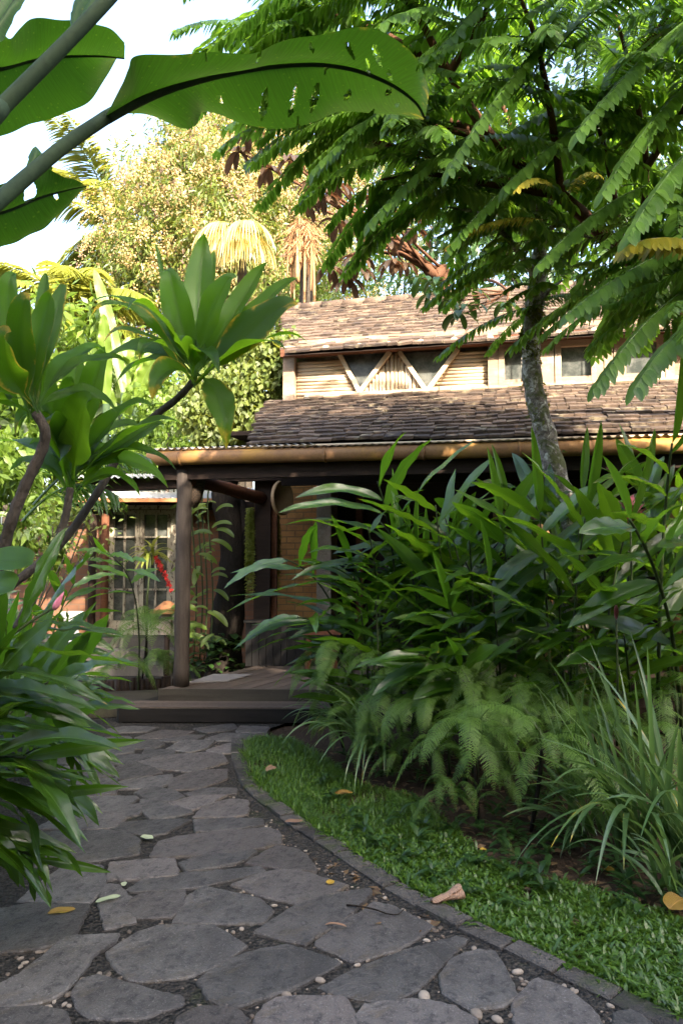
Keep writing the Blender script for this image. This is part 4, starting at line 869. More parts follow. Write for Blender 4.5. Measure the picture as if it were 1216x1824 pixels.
# ------------------------------------------------------------------ gingers
def cane(sm, lm, base, tip, bow, nl, LL, WW, start=.25, phi=None, drop=.55, top=True, tone=.5, age=0.0, r=.011):
    base = np.asarray(base,float); tip = np.asarray(tip,float); ctl = base+(tip-base)*np.array([.25,.25,.72])+np.asarray(bow)
    P = bez(base, ctl, tip, 26); tube(sm, P, np.linspace(r,r*.45,26), 7, tint=rng.uniform(0,1))
    LL *= 1.25; WW *= 1.28; nl = int(nl*1.0); top = rng.random() < .4; T = nrm(np.gradient(P,axis=0)); 
    if phi is None: phi = rng.normal()*.55+.15
    S0 = np.array([math.cos(phi),math.sin(phi),0.0])
    for i in range(nl):
        t = start+(1-start)*((i+.4)/nl)**.85; k = int(t*25); p = P[k]; Tt = T[k]; S = nrm(S0-Tt*np.dot(S0,Tt))*(1 if i%2 else -1); S = nrm(S+rng.normal(size=3)*.16)
        a = R(75)*(1-t)+R(36)*t+rng.normal()*.12; d = Tt*math.cos(a)+S*math.sin(a)
        L = LL*rng.uniform(.82,1.15)*(.72+.5*math.sin(np.pi*min(1,.15+t*.8))); n = 13
        sp = arc(p, d, L, drop*rng.uniform(.5,1.4), n); w = lance(n,.62,.85)*WW*rng.uniform(.85,1.15); w[0] = .004
        h = nrm(Tt*.55+np.array([0,0,.55])+rng.normal(size=3)*.22)
        ag = age if rng.random()<.8 else rng.uniform(.1,.4)
        blade(lm, sp, w, h, m=6, fold=rng.uniform(.10,.38), rip=.009, ripf=rng.uniform(1.5,4.5), tint=float(np.clip(tone+rng.normal()*.2,0,1)), age=ag, twist=rng.normal()*.35, cup=rng.uniform(0,.15))
    if top:
        n = 13; sp = arc(P[-1], nrm(T[-1]+np.array([0,0,.3])), LL*.85, .15, n); blade(lm, sp, lance(n,.62,.85)*WW*.7, nrm(np.array([S0[1],-S0[0],.2])), m=6, fold=.7, tint=.8)
def ginger(label, canes, cat='ginger plant', group=None):
    b = np.mean([c['base'] for c in canes],axis=0); root = plant('ginger_plant', label, cat, b, group); sm, lm = MB(), MB()
    for c in canes: cane(sm, lm, **c)
    put(sm,'stem',M_gingstem,root); put(lm,'leaves',M_ging,root); return root
def C(bpx, tip, nl=11, LL=.45, WW=.045, bow=(0,0,0), **k): return dict(base=gnd(*bpx), tip=at(*tip), bow=np.array(bow,float), nl=nl, LL=LL, WW=WW, **k)
G1 = 'gingers in the bed right of the path'
g_right = ginger('ginger with a thick bare cane slanting left across the right edge, long leaves swept left', [C((1215,1420),(1120,925,3.7),11,.46,.050,(.10,0,0),start=.30,phi=.25,tone=.55,r=.016,drop=.6)], group=G1)
ginger('tallest ginger at the right edge, its rolled tip reaching over the roof tiles', [C((1170,1430),(1196,790,4.1),12,.50,.052,phi=.3,tone=.6,start=.3,r=.014), C((1260,1440),(1262,850,3.9),11,.48,.05,phi=.8,start=.3)], group=G1)
ginger('ginger with broad upright leaves right of the mossy tree trunk', [C((1010,1420),(1045,905,4.6),10,.52,.052,phi=.2,tone=.7,drop=.35), C((1060,1420),(1120,930,4.6),10,.48,.05,phi=.5,tone=.6)], group=G1)
ginger('ginger spreading bright leaves in front of the orange column', [C((985,1400),(960,915,4.8),11,.55,.05,phi=.1,tone=.85,drop=.35), C((930,1400),(890,935,4.9),10,.50,.048,phi=.35,tone=.75,drop=.4)], group=G1)
ginger('ginger with narrow upright leaf blades in front of the gutter, left of the mossy trunk', [C((800,1380),(775,900,5.0),11,.50,.045,phi=.15,tone=.6,drop=.3), C((850,1380),(835,960,5.0),10,.46,.045,phi=.5,tone=.5)], group=G1)
ginger('ginger whose long leaves arch left over the gutter', [C((715,1360),(672,858,5.2),12,.60,.050,(.05,0,.1),phi=.05,tone=.7,drop=.85), C((690,1350),(655,940,5.3),10,.5,.045,phi=.2,drop=.8)], group=G1)
ginger('ginger arching far left over the deck towards the square post', [C((640,1325),(505,995,5.6),9,.56,.036,(.08,0,.25),phi=0.0,tone=.65,drop=.75,start=.4), C((670,1330),(625,1000,5.5),9,.46,.04,(.05,0,.1),phi=.1,drop=.8)], group=G1)
ginger('lower ginger whose narrow leaves droop over the planter box', [C((640,1330),(530,1100,5.5),9,.50,.034,(.06,0,.25),phi=0.05,tone=.6,drop=1.0,start=.45)], group=G1)
ginger('short ginger with wavy grey-green leaves pointing left in the middle of the fern bank', [C((830,1390),(745,1165,4.7),9,.40,.045,(.05,0,.15),phi=.05,tone=.45,start=.45,drop=.7), C((870,1390),(820,1190,4.6),8,.36,.04,phi=.4,start=.4)], group=G1)
ginger('ginger with dark glossy drooping leaves at the centre of the thicket', [C((900,1400),(870,1030,4.7),11,.42,.044,phi=.6,tone=.2,drop=1.0), C((850,1400),(800,1080,4.7),10,.42,.042,phi=.2,tone=.2,drop=1.1)], group=G1)
pk1 = ginger('ginger carrying a pink torch flower behind the right edge leaves', [C((1120,1400),(1120,960,5.0),9,.45,.045,phi=1.0,tone=.35)], group=G1)
pk2 = ginger('ginger with a closed pink bud standing among wavy leaves, right', [C((1090,1420),(1045,1090,4.4),10,.42,.048,(0,0,.1),phi=.1,tone=.4,start=.35,drop=.8), C((1130,1420),(1110,1130,4.3),9,.42,.048,phi=.2,start=.35,drop=.8)], group=G1)
def torch(root, p, s, closed):
    mb = MB()
    for i in range(26 if not closed else 16):
        u = i/26; a = i*2.4; el = (1.35-u*1.1) if not closed else 1.45; d = np.array([math.cos(a)*math.cos(el),math.sin(a)*math.cos(el),math.sin(el)])
        sp = arc(p+UP*(s*.9*(1-u) if not closed else s*.2*i/6)*.5, d, s*(.9 if not closed else .8), -.2, 7); blade(mb, sp, lance(7,.7,.6)*s*.17, nrm(-d+UP*2), m=2, fold=.5, tint=rng.uniform(.2,1))
    put(mb,'flower',M_pink,root)
    mb = MB(); tube(mb, [p-UP*.45,p], .006, 6); put(mb,'flower_stalk',M_gingstem,root)
torch(pk1, at(1122,935,4.7), .15, False); torch(pk2, at(1097,1105,4.3), .085, True)
fill = []
for _ in range(900):
    if len(fill) >= 46: break
    bx, by = rng.uniform(650,1330), rng.uniform(1300,1400); b = gnd(bx,by); 
    if b[1] < 4.85 or b[1] > 6.6 or any(np.hypot(*(b-q)[:2]) < .19 for q in fill): continue
    fill.append(b); h = np.interp(bx,[650,800,1000,1216,1330],[1.3,1.75,1.95,2.1,2.1])*rng.uniform(.7,1.08)
    tip = b+np.array([rng.normal()*.25-.08, rng.normal()*.18-.1, h])
    ginger('leafy ginger cane crowded in the thicket behind the front row of gingers', [dict(base=b, tip=tip, bow=np.zeros(3), nl=11, LL=.46, WW=.045, start=.2, tone=rng.uniform(.15,.7), drop=rng.uniform(.4,1.0))], group='gingers filling the thicket')
# left bed
G2 = 'gingers in the bed left of the path'
YL3 = 2.9
l1 = ginger('large ginger on the left with a pale cane slanting up to a red bud', [dict(base=np.array([-1.75,2.55,0]), tip=at(98,1082,2.75), bow=np.array([0,0,.1]), nl=15, LL=.36, WW=.029, start=.42, phi=.05, tone=.3, drop=.55)], group=G2)
mb = MB(); sp = arc(at(96,1086,2.72), np.array([.45,0,.8]), .075, 0, 8); tube(mb, sp, [.006,.011,.013,.012,.010,.007,.004,.001], 8); put(mb,'flower',M_pink,l1)
ginger('ginger left of the steps with leaves fanned right below the red bud', [dict(base=np.array([-1.75,2.9,0]), tip=at(105,1225,2.9), bow=np.array([-.1,0,.2]), nl=15, LL=.40, WW=.034, start=.35, phi=.0, tone=.5, drop=.6), dict(base=np.array([-1.9,2.7,0]), tip=at(10,1200,2.7), bow=np.array([0,0,.1]), nl=13, LL=.38, WW=.037, start=.4, phi=.3, tone=.3)], group=G2)
ginger('ginger on the left with translucent bright leaves in front of the concrete steps', [dict(base=np.array([-1.9,3.6,0]), tip=at(140,1190,3.5), bow=np.array([-.05,0,.1]), nl=15, LL=.36, WW=.033, start=.3, phi=.2, tone=.9, drop=.4)], group=G2)
ginger('ginger hanging over the path edge with dark leaves and one browned leaf, lower left', [dict(base=np.array([-1.85,2.75,0]), tip=at(45,1350,2.75), bow=np.array([0,0,.3]), nl=13, LL=.42, WW=.037, start=.35, phi=.1, tone=.15, drop=1.1, age=.3), dict(base=np.array([-1.9,3.0,0]), tip=at(60,1420,3.0), bow=np.array([0,0,.25]), nl=12, LL=.36, WW=.031, start=.4, phi=.2, tone=.1, drop=1.3)], group=G2)
ginger('lowest ginger on the left, its last fan of leaves hanging onto the flagstones', [dict(base=np.array([-1.75,2.7,0]), tip=at(70,1530,2.95), bow=np.array([-.05,0,.45]), nl=15, LL=.27, WW=.028, start=.55, phi=.1, tone=.45, drop=1.3)], group=G2)
ginger('small ginger fringe beside the middle of the path, left', [dict(base=np.array([-1.95,3.9,0]), tip=at(120,1290,3.9), bow=np.array([-.05,0,.15]), nl=15, LL=.36, WW=.029, start=.25, phi=.05, tone=.35, drop=.8), dict(base=np.array([-2.0,4.2,0]), tip=at(130,1330,4.0), bow=np.array([0,0,.2]), nl=13, LL=.34, WW=.029, start=.25, phi=.2, tone=.3, drop=.9)], group=G2)
ginger('ginger fringe nearest the steps on the left, thin leaves over the paving', [dict(base=np.array([-2.3,4.9,0]), tip=at(130,1240,4.9), bow=np.array([-.05,0,.15]), nl=15, LL=.42, WW=.029, start=.2, phi=.0, tone=.4, drop=.8), dict(base=np.array([-2.5,5.3,0]), tip=at(110,1200,5.2), bow=np.array([0,0,.2]), nl=13, LL=.42, WW=.029, start=.2, phi=.3, tone=.4, drop=.8)], group=G2)
ginger('slender ginger on a thin dark cane in front of the cottage french doors', [dict(base=gnd(245,1245), tip=at(190,985,6.4), bow=np.array([.15,0,.25]), nl=8, LL=.34, WW=.035, start=.55, phi=0.0, tone=.9, drop=.5, r=.009)], group=G2)
lf = []
for _ in range(600):
    if len(lf) >= 40: break
    b = np.array([rng.uniform(-3.9,-1.75), rng.uniform(2.9,6.8), 0]); 
    if b[0] > -1.9-.12*(b[1]-2.9) or any(np.hypot(*(b-q)[:2]) < .2 for q in lf): continue
    lf.append(b); zt_ = rng.uniform(.75,1.35) if b[1] > 4.2 else rng.uniform(1.0,1.7); zt_ = zt_ if b[0] < -2.5 else zt_*.75
    ginger('leafy ginger cane massed behind the front plants on the left', [dict(base=b, tip=b+np.array([rng.normal()*.2+.12,rng.normal()*.15-.1,zt_]), bow=np.zeros(3), nl=15, LL=.40, WW=.033, start=.15, tone=rng.uniform(.1,.7), drop=rng.uniform(.4,1.0))], group='gingers filling the left bed')
# two broad striped leaves low at the left edge
t = plant('broad_leaf_plant', 'two broad pale-ribbed rounded leaves at the left edge below the bare stems', 'plant', at(-40,1100,2.5))
mb = MB(); blade(mb, bez(at(-60,1020,2.5),at(10,985,2.45),at(58,1005,2.4),14), lance(14,.5,.35)*.055, (0,-.7,.6), m=6, fold=.2, tint=.9, age=.2); blade(mb, bez(at(-60,1070,2.5),at(-10,1030,2.42),at(24,1052,2.36),14), lance(14,.5,.35)*.06, (0,-.7,.6), m=6, fold=.2, tint=.9, age=.25); put(mb,'leaves',M_ti,t)

# ------------------------------------------------------------------ ferns
def frond(L, d0, droop, width, npairs=30, seed=0):
    """one lacy frond, base at the origin: toothed pinnae along an arching stalk"""
    mb = MB(); n = npairs+6; P = arc((0,0,0), d0, L, droop, n); T = nrm(np.gradient(P,axis=0)); side = nrm(np.cross(T, np.array([0,0,1.0])+1e-3)); N = np.cross(side,T)
    tube(mb, P, np.linspace(.003,.0007,n), 4, caps=False, tint=0)
    for k in range(5, n-1):
        u = (k-5)/(n-6); pl = width*(math.sin(np.pi*min(1,(.12+u*.9)))**.7)*(1 if u<.85 else .8)
        for sg in (-1,1):
            d = nrm(side[k]*sg+T[k]*.35-N[k]*.15+rng.normal(size=3)*.06); m = 7; q = P[k]+d*pl*np.linspace(0,1,m)[:,None]; q[:,2] -= pl*.25*np.linspace(0,1,m)**2
            w = pl*.062*(1-np.linspace(0,1,m)**2*.8)+.0012; Tn = nrm(np.cross(d,N[k]))
            a, b = q[:-1], q[1:]; mid = (a*.35+b*.65); wv = w[:-1,None]
            for s2 in (-1,1):
                tipp = mid+Tn*s2*wv*1.25+d*wv*.4+rng.normal(size=mid.shape)*wv*.12; V = np.stack([a,b,tipp],1).reshape(-1,3); kk = np.arange(m-1)[:,None]*3
                mb.add(V, t=kk+np.array([[0,1,2]]) if s2>0 else kk+np.array([[0,2,1]]), uv=np.tile([[.5,u],[.5,u],[.9,u]],(m-1,1)), tint=float(np.clip(.5+rng.normal()*.2+u*.2,0,1)))
    return mb
def rot_add(dst, src, base, az, s):
    k, q = math.cos(az), math.sin(az); Rm = np.array([[k,-q,0],[q,k,0],[0,0,1]]); n0 = dst.n
    dst.v += [(v*s)@Rm.T+base for v in src.v]; dst.q += [x+n0 for x in src.q]; dst.t += [x+n0 for x in src.t]; dst.uv += src.uv; dst.tint += src.tint; dst.age += src.age; dst.n += src.n
FT = [frond(.60, (math.cos(a),0,math.sin(a)), dr, wd, 34) for a, dr, wd in ((1.1,3.6,.066),(.85,3.4,.07),(1.25,4.6,.062),(.6,2.8,.066),(1.15,2.6,.06),(.35,2.6,.064))]
def fern(label, base, nf, s, azr=None, mat=None, group=None, name='fern'):
    root = plant(name, label, 'fern', base, group); mb = MB()
    for i in range(nf):
        az = rng.uniform(0,6.28) if azr is None else rng.uniform(*azr); rot_add(mb, FT[rng.integers(0,len(FT))], np.asarray(base)+rng.normal(size=3)*np.array([.03,.03,.02]), az, s*rng.uniform(.75,1.2))
    put(mb,'fronds',mat or M_fern,root); return root
def stalked(label, bpx, hub, nf, s, azr=None):
    b = gnd(*bpx); h = at(*hub); root = fern(label, h, nf, s, azr); mb = MB(); tube(mb, bez(b,(b+h)/2+np.array([.03,0,.1]),h,8), .012, 6); put(mb,'stalk',M_barkdark,root); return root
stalked('large pale green fern with long fronds hanging to the lawn, right of centre', (945,1480), (965,1335,4.05), 15, 1.0)
stalked('lacy fern mound just left of the large hanging fern', (850,1470), (835,1315,4.2), 16, .95)
stalked('fern leaning over the deck edge beside the stool', (650,1330), (600,1170,5.5), 10, .85, (2.2,4.4))
stalked('small feathery fern over the lower step, left of the drooping grass', (610,1330), (580,1240,5.6), 11, .7)
GF = 'ferns woven through the fern bank'
for i,(x,y,Y,n,s) in enumerate([(700,1240,5.1,11,.8),(760,1190,5.2,11,.8),(790,1270,4.7,12,.75),(870,1240,4.7,12,.8),(930,1220,4.8,10,.8),(1000,1260,4.6,12,.8),(1060,1300,4.4,10,.75),(700,1120,5.5,9,.8),(760,1080,5.6,9,.8),(650,1280,5.3,12,.7),(880,1330,4.4,9,.6),(740,1320,4.9,10,.65),(830,1150,5.2,8,.8),(1110,1330,4.4,9,.7),(1010,1370,4.25,9,.55),(690,1310,5.15,10,.6),(950,1290,4.6,11,.7),(620,1260,5.6,10,.6),(560,1215,5.9,9,.6),(600,1300,5.5,12,.6),(730,1260,4.9,12,.7),(680,1190,5.3,12,.75),(820,1220,4.7,12,.75),(780,1340,4.55,12,.6),(890,1290,4.5,12,.65),(980,1210,4.75,11,.75),(1040,1240,4.6,11,.75),(1090,1270,4.4,11,.7),(1150,1310,4.3,11,.7),(850,1180,4.9,10,.8),(640,1230,5.5,12,.65),(710,1350,4.9,10,.5),(1000,1310,4.4,10,.6),(660,1150,5.5,10,.7),(1180,1250,4.5,10,.7),(930,1160,4.9,10,.7),(1040,1420,4.15,10,.5),(1100,1400,4.2,10,.55),(900,1400,4.25,10,.5),(800,1410,4.3,10,.5),(1180,1380,4.1,10,.6),(860,1270,4.5,12,.75),(960,1250,4.6,12,.7),(770,1230,4.9,12,.75)]):
    fern('small green fern tangled in the bank of ferns under the gingers', at(x,y,Y), n, s, None, None, GF)
fern('young fern low on the grass in front of the fern bank', gnd(735,1450), 8, .45); fern('little fern sprig on the bare soil under the hanging fern', gnd(905,1505), 7, .3)
stalked('dark feathery fern mound in front of the cottage doors, left of the round post', (250,1235), (262,1120,7.9), 20, 1.15)
fern('lower fern of the mound beside the palisade edging', at(215,1190,7.8), 14, .9); fern('fern at the foot of the round post behind the palisade', at(290,1180,7.9), 14, .9)

# ------------------------------------------------------------------ strap-leaved clumps
def strap(label, base, n, L, W, azr, droop, el=(.9,1.4), mat=None, tone=.5):
    root = plant('strap_leaf_clump', label, 'plant', base); mb = MB()
    for i in range(n):
        az = rng.uniform(*azr); e = rng.uniform(*el); d = (math.cos(az)*math.cos(e),math.sin(az)*math.cos(e),math.sin(e)); l = L*rng.uniform(.65,1.15); m = 16
        sp = arc(np.asarray(base)+rng.normal(size=3)*np.array([.05,.05,.0]), d, l, droop*rng.uniform(.6,1.3), m); w = lance(m,.25,.7)*W*rng.uniform(.75,1.2)
        blade(mb, sp, w, UP+rng.normal(size=3)*.2, m=2, fold=.35, tint=float(np.clip(tone+rng.normal()*.2,0,1)), age=0 if rng.random()<.75 else rng.uniform(.2,.6), twist=rng.normal()*.3)
    put(mb,'leaves',mat or M_strap,root)
strap('clump of arching narrow grey-green leaves drooping onto the lawn, left of the fern bank', gnd(660,1385)+UP*.18, 44, .62, .011, (1.6,5.0), 2.4)
strap('second clump of drooping narrow leaves beside the lower step', gnd(615,1335)+UP*.15, 34, .60, .010, (1.6,4.6), 2.3)
strap('clump of long broad strap leaves arching over the soil at the right', gnd(1130,1530)+UP*.05, 34, 1.0, .017, (1.5,5.2), 1.9, (1.0,1.5))
strap('tall strap leaf clump cut by the right edge', gnd(1215,1545)+UP*.05, 34, 1.05, .018, (1.2,5.4), 1.8, (1.0,1.5))
strap('short clump of strap leaves at the lawn edge, right of the hanging fern', gnd(1050,1500)+UP*.03, 22, .55, .013, (2.0,5.4), 2.0, (.8,1.4))
strap('low clump of strap leaves on the soil at the far right lawn edge', gnd(1190,1600)+UP*.03, 20, .50, .013, (1.8,5.0), 2.0, (.8,1.4))
strap('upright strap leaves in front of the gingers, behind the hanging fern', gnd(1040,1480), 16, .95, .016, (0,6.28), .9, (1.2,1.5), None, .4)

# ------------------------------------------------------------------ lawn
LAWN = np.array([gnd(x,y)[:2] for x,y in [(421,1322),(423,1345),(433,1378),(450,1406),(486,1436),(540,1476),(612,1523),(694,1578),(788,1629),(898,1682),(1003,1733),(1110,1784),(1240,1845),(1330,1890),(1330,1640),(1216,1640),(1120,1605),(1030,1575),(940,1555),(870,1530),(800,1470),(740,1420),(640,1395),(570,1345),(525,1318),(470,1312)]])
lo, hi = LAWN.min(0), LAWN.max(0); mb = MB(); pts = []
while len(pts) < 7200:
    p = rng.uniform(lo,hi)
    if not inside(p,LAWN): continue
    if np.min(np.hypot(KERB[:,0]-p[0],KERB[:,1]-p[1])) < rng.uniform(.08,.125): continue
    f = math.sin(p[0]*4.1+1)*math.sin(p[1]*3.7)+.6*math.sin(p[0]*9.3)*math.sin(p[1]*8.1+2)
    d = np.min(np.hypot(KERB[:,0]-p[0],KERB[:,1]-p[1]))
    if rng.random() < np.clip((d-.55)*1.1,0,.85)*(1 if f<.25 else .45): continue
    if f < -.75 and rng.random() < .7: continue
    pts.append((p,d))
for p, d in pts:
    far = p[1] > 4.3; nb = 7 if not far else 6; big_ = rng.random() < .42; nb = 5 if big_ and not far else nb
    for k in range(nb):
        az = rng.uniform(0,6.28); e = rng.uniform(.25,1.1); L = (rng.uniform(.045,.085) if big_ else rng.uniform(.03,.07)) if not far else rng.uniform(.045,.10); W = (rng.uniform(.0055,.0085) if big_ else .0032) if not far else .0026
        L *= 1.7 if d < .17 and rng.random()<.3 else 1.0; dd = np.array([math.cos(az)*math.cos(e),math.sin(az)*math.cos(e),math.sin(e)]); b = np.array([p[0]+rng.normal()*.012,p[1]+rng.normal()*.012,-.012])
        S = nrm(np.cross(dd,UP)); m1 = b+dd*L*.5; t1 = b+dd*L+np.array([0,0,-L*.3]); tn = float(np.clip(rng.normal(.5,.25),0,1))
        mb.add([b-S*W*.6,b+S*W*.6,m1+S*W,m1-S*W,t1], [[0,1,2,3]], [[3,2,4]], uv=[[.2,0],[.8,0],[1,.5],[0,.5],[.5,1]], tint=tn)
tag(mb.build('grass', M_grass), 'short broad-bladed green grass between the kerb and the fern bank', 'grass', None, 'stuff')
# low weeds and seedlings in the soil under the gingers
mb = MB(); 
for _ in range(420):
    b = gnd(rng.uniform(560,1300), rng.uniform(1340,1640)); 
    if (inside(b[:2],LAWN) and rng.random()<.6) or np.min(np.where(np.abs(KERB[:,1]-b[1])<.15,b[0]-KERB[:,0],9)) < .2: continue
    for k in range(rng.integers(4,8)):
        az = rng.uniform(0,6.28); e = rng.uniform(.1,.9); L = rng.uniform(.05,.12); sp = arc(b+UP*rng.uniform(0,.05),(math.cos(az)*math.cos(e),math.sin(az)*math.cos(e),math.sin(e)),L,.9,6); blade(mb,sp,lance(6,.6,.7)*L*.14,UP,m=2,fold=.25,tint=rng.uniform(0,.8))
tag(mb.build('undergrowth', M_darkleaf), 'low weeds and seedlings on the soil under the gingers', 'undergrowth', None, 'stuff')
# dead leaf litter on the soil
mb = MB(); Cc = []
for _ in range(900):
    b = gnd(rng.uniform(560,1330), rng.uniform(1330,1660)); 
    if inside(b[:2],LAWN) and rng.random() < .85: continue
    Cc.append(b+UP*.0)
M_litter = leaf_mat('dry_leaf', (0.055,0.030,0.015), (0.16,0.095,0.045), trans=.15, rough=.8, midrib=.2, vstr=.2)
Cc = np.array(Cc); D = rng.normal(size=Cc.shape); D[:,2] = rng.uniform(-.05,.15,len(D)); scraps(mb, Cc, .07, .016, 1.5, D=nrm(D)); tag(mb.build('leaf_litter', M_litter), 'brown dead leaves on the soil under the gingers','leaf litter',None,'stuff')
# single fallen leaves
M_fall = leaf_mat('fallen_leaf', (0.17,0.10,0.02), (0.38,0.24,0.025), trans=.1, rough=.45, rib=(.4,.2,.05), vein=14)
M_pale = leaf_mat('pale_fallen_leaf', (0.22,0.28,0.16), (0.42,0.46,0.30), trans=.1, rough=.5, rib=(.45,.48,.35), vein=14)
M_brn = leaf_mat('brown_fallen_leaf', (0.16,0.09,0.055), (0.30,0.19,0.13), trans=.1, rough=.7, rib=(.35,.25,.18), vein=14)
def fallen(label, px, L, W, az, mat, z=.02, curl=.1, roll=.15, tint=.5, age=0.0):
    p = gnd(*px)+UP*z; root = plant('fallen_leaf', label, 'leaf', p); d = np.array([math.cos(az),math.sin(az),curl]); mb = MB()
    blade(mb, arc(p-d*L/2*np.array([1,1,0]), d, L, curl*2.2, 14), lance(14,.55,.6)*W, UP+np.array([0,-.2,0]), m=8, fold=roll, tint=tint, age=age, rip=W*.12, ripf=1.3); put(mb,'blade',mat,root)
fallen('yellow and brown fallen leaf on the flagstones at the lower left', (110,1631), .115, .021, .35, M_fall, tint=.35, age=.55)
fallen('pale green fallen leaf lying beside the small squarish flagstone', (193,1609), .115, .017, .6, M_pale)
fallen('small cream petal on the paving, above the pale green leaf', (221,1582), .045, .014, 1.9, M_pale, tint=1)
fallen('small grey-green leaf lying left of the big long slab', (262,1498), .085, .02, -.4, M_pale, tint=.6)
fallen('small bright yellow leaf on a flagstone near the kerb', (588,1579), .05, .019, 1.2, M_fall, tint=1)
fallen('thin dry orange-brown curl on the paving beside the twig', (598,1658), .095, .009, -.15, M_brn, curl=.25, roll=.8)
fallen('yellow leaf on the dark soil under the strap leaves', (1085,1556), .055, .018, -.3, M_fall, tint=.8)
fallen('small yellow leaf in the grass below the hanging fern', (860,1523), .035, .010, 0, M_fall, tint=1, z=.03)
fallen('large yellow-green leaf at the right edge on the soil', (1206,1627), .15, .055, .7, M_fall, tint=.2, z=.04, curl=.3)
fallen('dark brown leaf lying on the kerb beside the far lawn', (524,1474), .11, .018, .05, M_brn, tint=0, z=.035)
fallen('brown upturned leaf in the far grass by the path bend', (484,1385), .12, .03, 1.0, M_brn, tint=.2, z=.06, curl=.35)
fallen('green-brown leaf on the far lawn, under the drooping grass clump', (612,1426), .12, .025, .1, M_fall, tint=0, z=.05, age=.5)
# the rolled dead leaf on the lawn edge
p = gnd(796,1616)+UP*.045; t = plant('fallen_leaf','rolled pale brown dead leaf resting on the kerb and grass', 'leaf', p); mb = MB()
u = np.linspace(0,1,26); a = np.linspace(0,7.4,26); n0 = 12; V = []
ax = nrm(np.array([.9,.28,.16])); s1 = nrm(np.cross(ax,UP)); s2 = np.cross(s1,ax)
for k in np.linspace(0,1,n0): 
    rr = (.012+.030*k**.8+.004*math.sin(k*9))*(1-.45*u)*(1+.10*np.sin(a*2+k*5)); V.append(p+ax*(k-.5)*.15+s1*(rr*np.cos(a+k*1.2))[:,None]+s2*(rr*np.sin(a+k*1.2)*.8)[:,None]+rng.normal(size=(26,3))*.0008)
i = np.arange(n0-1)[:,None]*26; j = np.arange(25)[None,:]; mb.add(np.vstack(V), np.stack([i+j,i+j+1,i+27+j,i+26+j],-1).reshape(-1,4), uv=np.stack(np.meshgrid(u,np.linspace(0,1,n0)),-1).reshape(-1,2), tint=.9); put(mb,'blade',M_brn,t)
P = [gnd(x,y)+UP*z for x,y,z in ((617,1621,.022),(640,1626,.028),(668,1631,.026),(690,1637,.022),(708,1637,.02),(719,1629,.022))]; t = plant('twig','thin dark bent twig lying across two flagstones','twig',P[0]); mb = MB(); tube(mb, smooth_path(P,24), np.linspace(.0045,.002,len(smooth_path(P,24))), 6); put(mb,'stick',M_barkdark,t)

# young palm fronds reaching from the left in front of the porch roof
yp = plant('young_palm','young palm with narrow drooping leaflets in front of the left end of the porch roof','palm',(-2.6,4.4,0)); mb = MB()
for (a,c,e) in (((60,900),(170,770),(262,815)),((40,930),(120,830),(205,880)),((20,900),(90,800),(150,800))):
    P = bez(at(*a,4.4),at(*c,4.4),at(*e,4.3),26); T = nrm(np.gradient(P,axis=0)); S = nrm(np.cross(T,UP)); tube(mb,P,np.linspace(.009,.003,26),5,caps=False,tint=.3)
    for k in range(6,26):
        for sg in (-1,1):
            d = nrm(S[k]*sg*.5+T[k]*.8+np.array([0,0,-.25])+rng.normal(size=3)*.06); blade(mb, arc(P[k],d,.30*(math.sin(np.pi*(.2+.75*k/26))+.2),1.1,9), lance(9,.3,.7)*.011, UP, m=2, fold=.35, tint=rng.uniform(.1,.9))
put(mb,'fronds',M_ging,yp)
tb_ = plant('fine_leaved_shrub','small fine-leaved shrub in front of the cottage brick wall, beside the slanting stems','shrub',(-3.2,6.6,0)); mb, ms = MB(), MB()
for x,y in ((120,905),(145,930),(165,895),(110,960),(150,985),(95,930),(130,880)):
    c = at(x,y,6.6); tube(ms, bez(np.array([-3.2,6.6,0.0]),(c+np.array([-3.2,6.6,0]))/2+rng.normal(size=3)*.15,c,10), .007, 5); Q = c+rng.normal(size=(70,3))*np.array([.13,.12,.10]); scraps(mb,Q,.06,.016,.6)
put(ms,'stems',M_bark,tb_); put(mb,'leaves',M_vine,tb_)
# ------------------------------------------------------------------ the pinnate-leaved trees, upper right
def pfrond(L, d0, droop, npairs, ll, ww, hang):
    """a feather leaf with leaflets that hang on both sides of the stalk; base at the origin, leaving along +x"""
    mb = MB(); n = npairs+4; P = arc((0,0,0), d0, L, droop, n); T = nrm(np.gradient(P,axis=0)); side = nrm(np.cross(T, np.array([0,0,1.0])+1e-3))
    tube(mb, P, np.linspace(.0055,.0015,n), 5, caps=False, tint=.2)
    for k in range(3,n):
        u = (k-3)/(n-4); l = ll*(.62+.5*math.sin(np.pi*min(1,.15+.75*u)))*rng.uniform(.88,1.1)
        for sg in (-1,1):
            d = nrm(side[k]*sg*(1-hang*.6)+T[k]*.35+np.array([0,0,-hang])+rng.normal(size=3)*.10)
            sp = arc(P[k]+side[k]*sg*.004, d, l, .5, 6); w = lance(6,.5,.75)*ww*rng.uniform(.9,1.1); w[0] = .002
            blade(mb, sp, w, nrm(np.array([0,0,.6])+T[k]*.6*rng.uniform(.5,1.3)+side[k]*sg*.35), m=2, fold=.22, tint=float(np.clip(rng.normal(.45,.2),0,1)), age=0 if rng.random()<.93 else .25, twist=rng.normal()*.25)
    # end leaflet
    sp = arc(P[-1], T[-1], ll*.8, .5, 6); blade(mb, sp, lance(6,.5,.75)*ww, UP, m=2, fold=.2, tint=.6); return mb
PF = [pfrond(L,(math.cos(a),0,math.sin(a)),dr,npr,.122,.0215,h) for L,a,dr,npr,h in ((1.1,.35,1.2,29,.45),(1.2,.15,1.0,31,.55),(.95,.55,1.5,26,.4),(1.15,-.1,.7,30,.5),(.9,.2,1.2,24,.65),(1.3,.4,1.4,33,.45))]
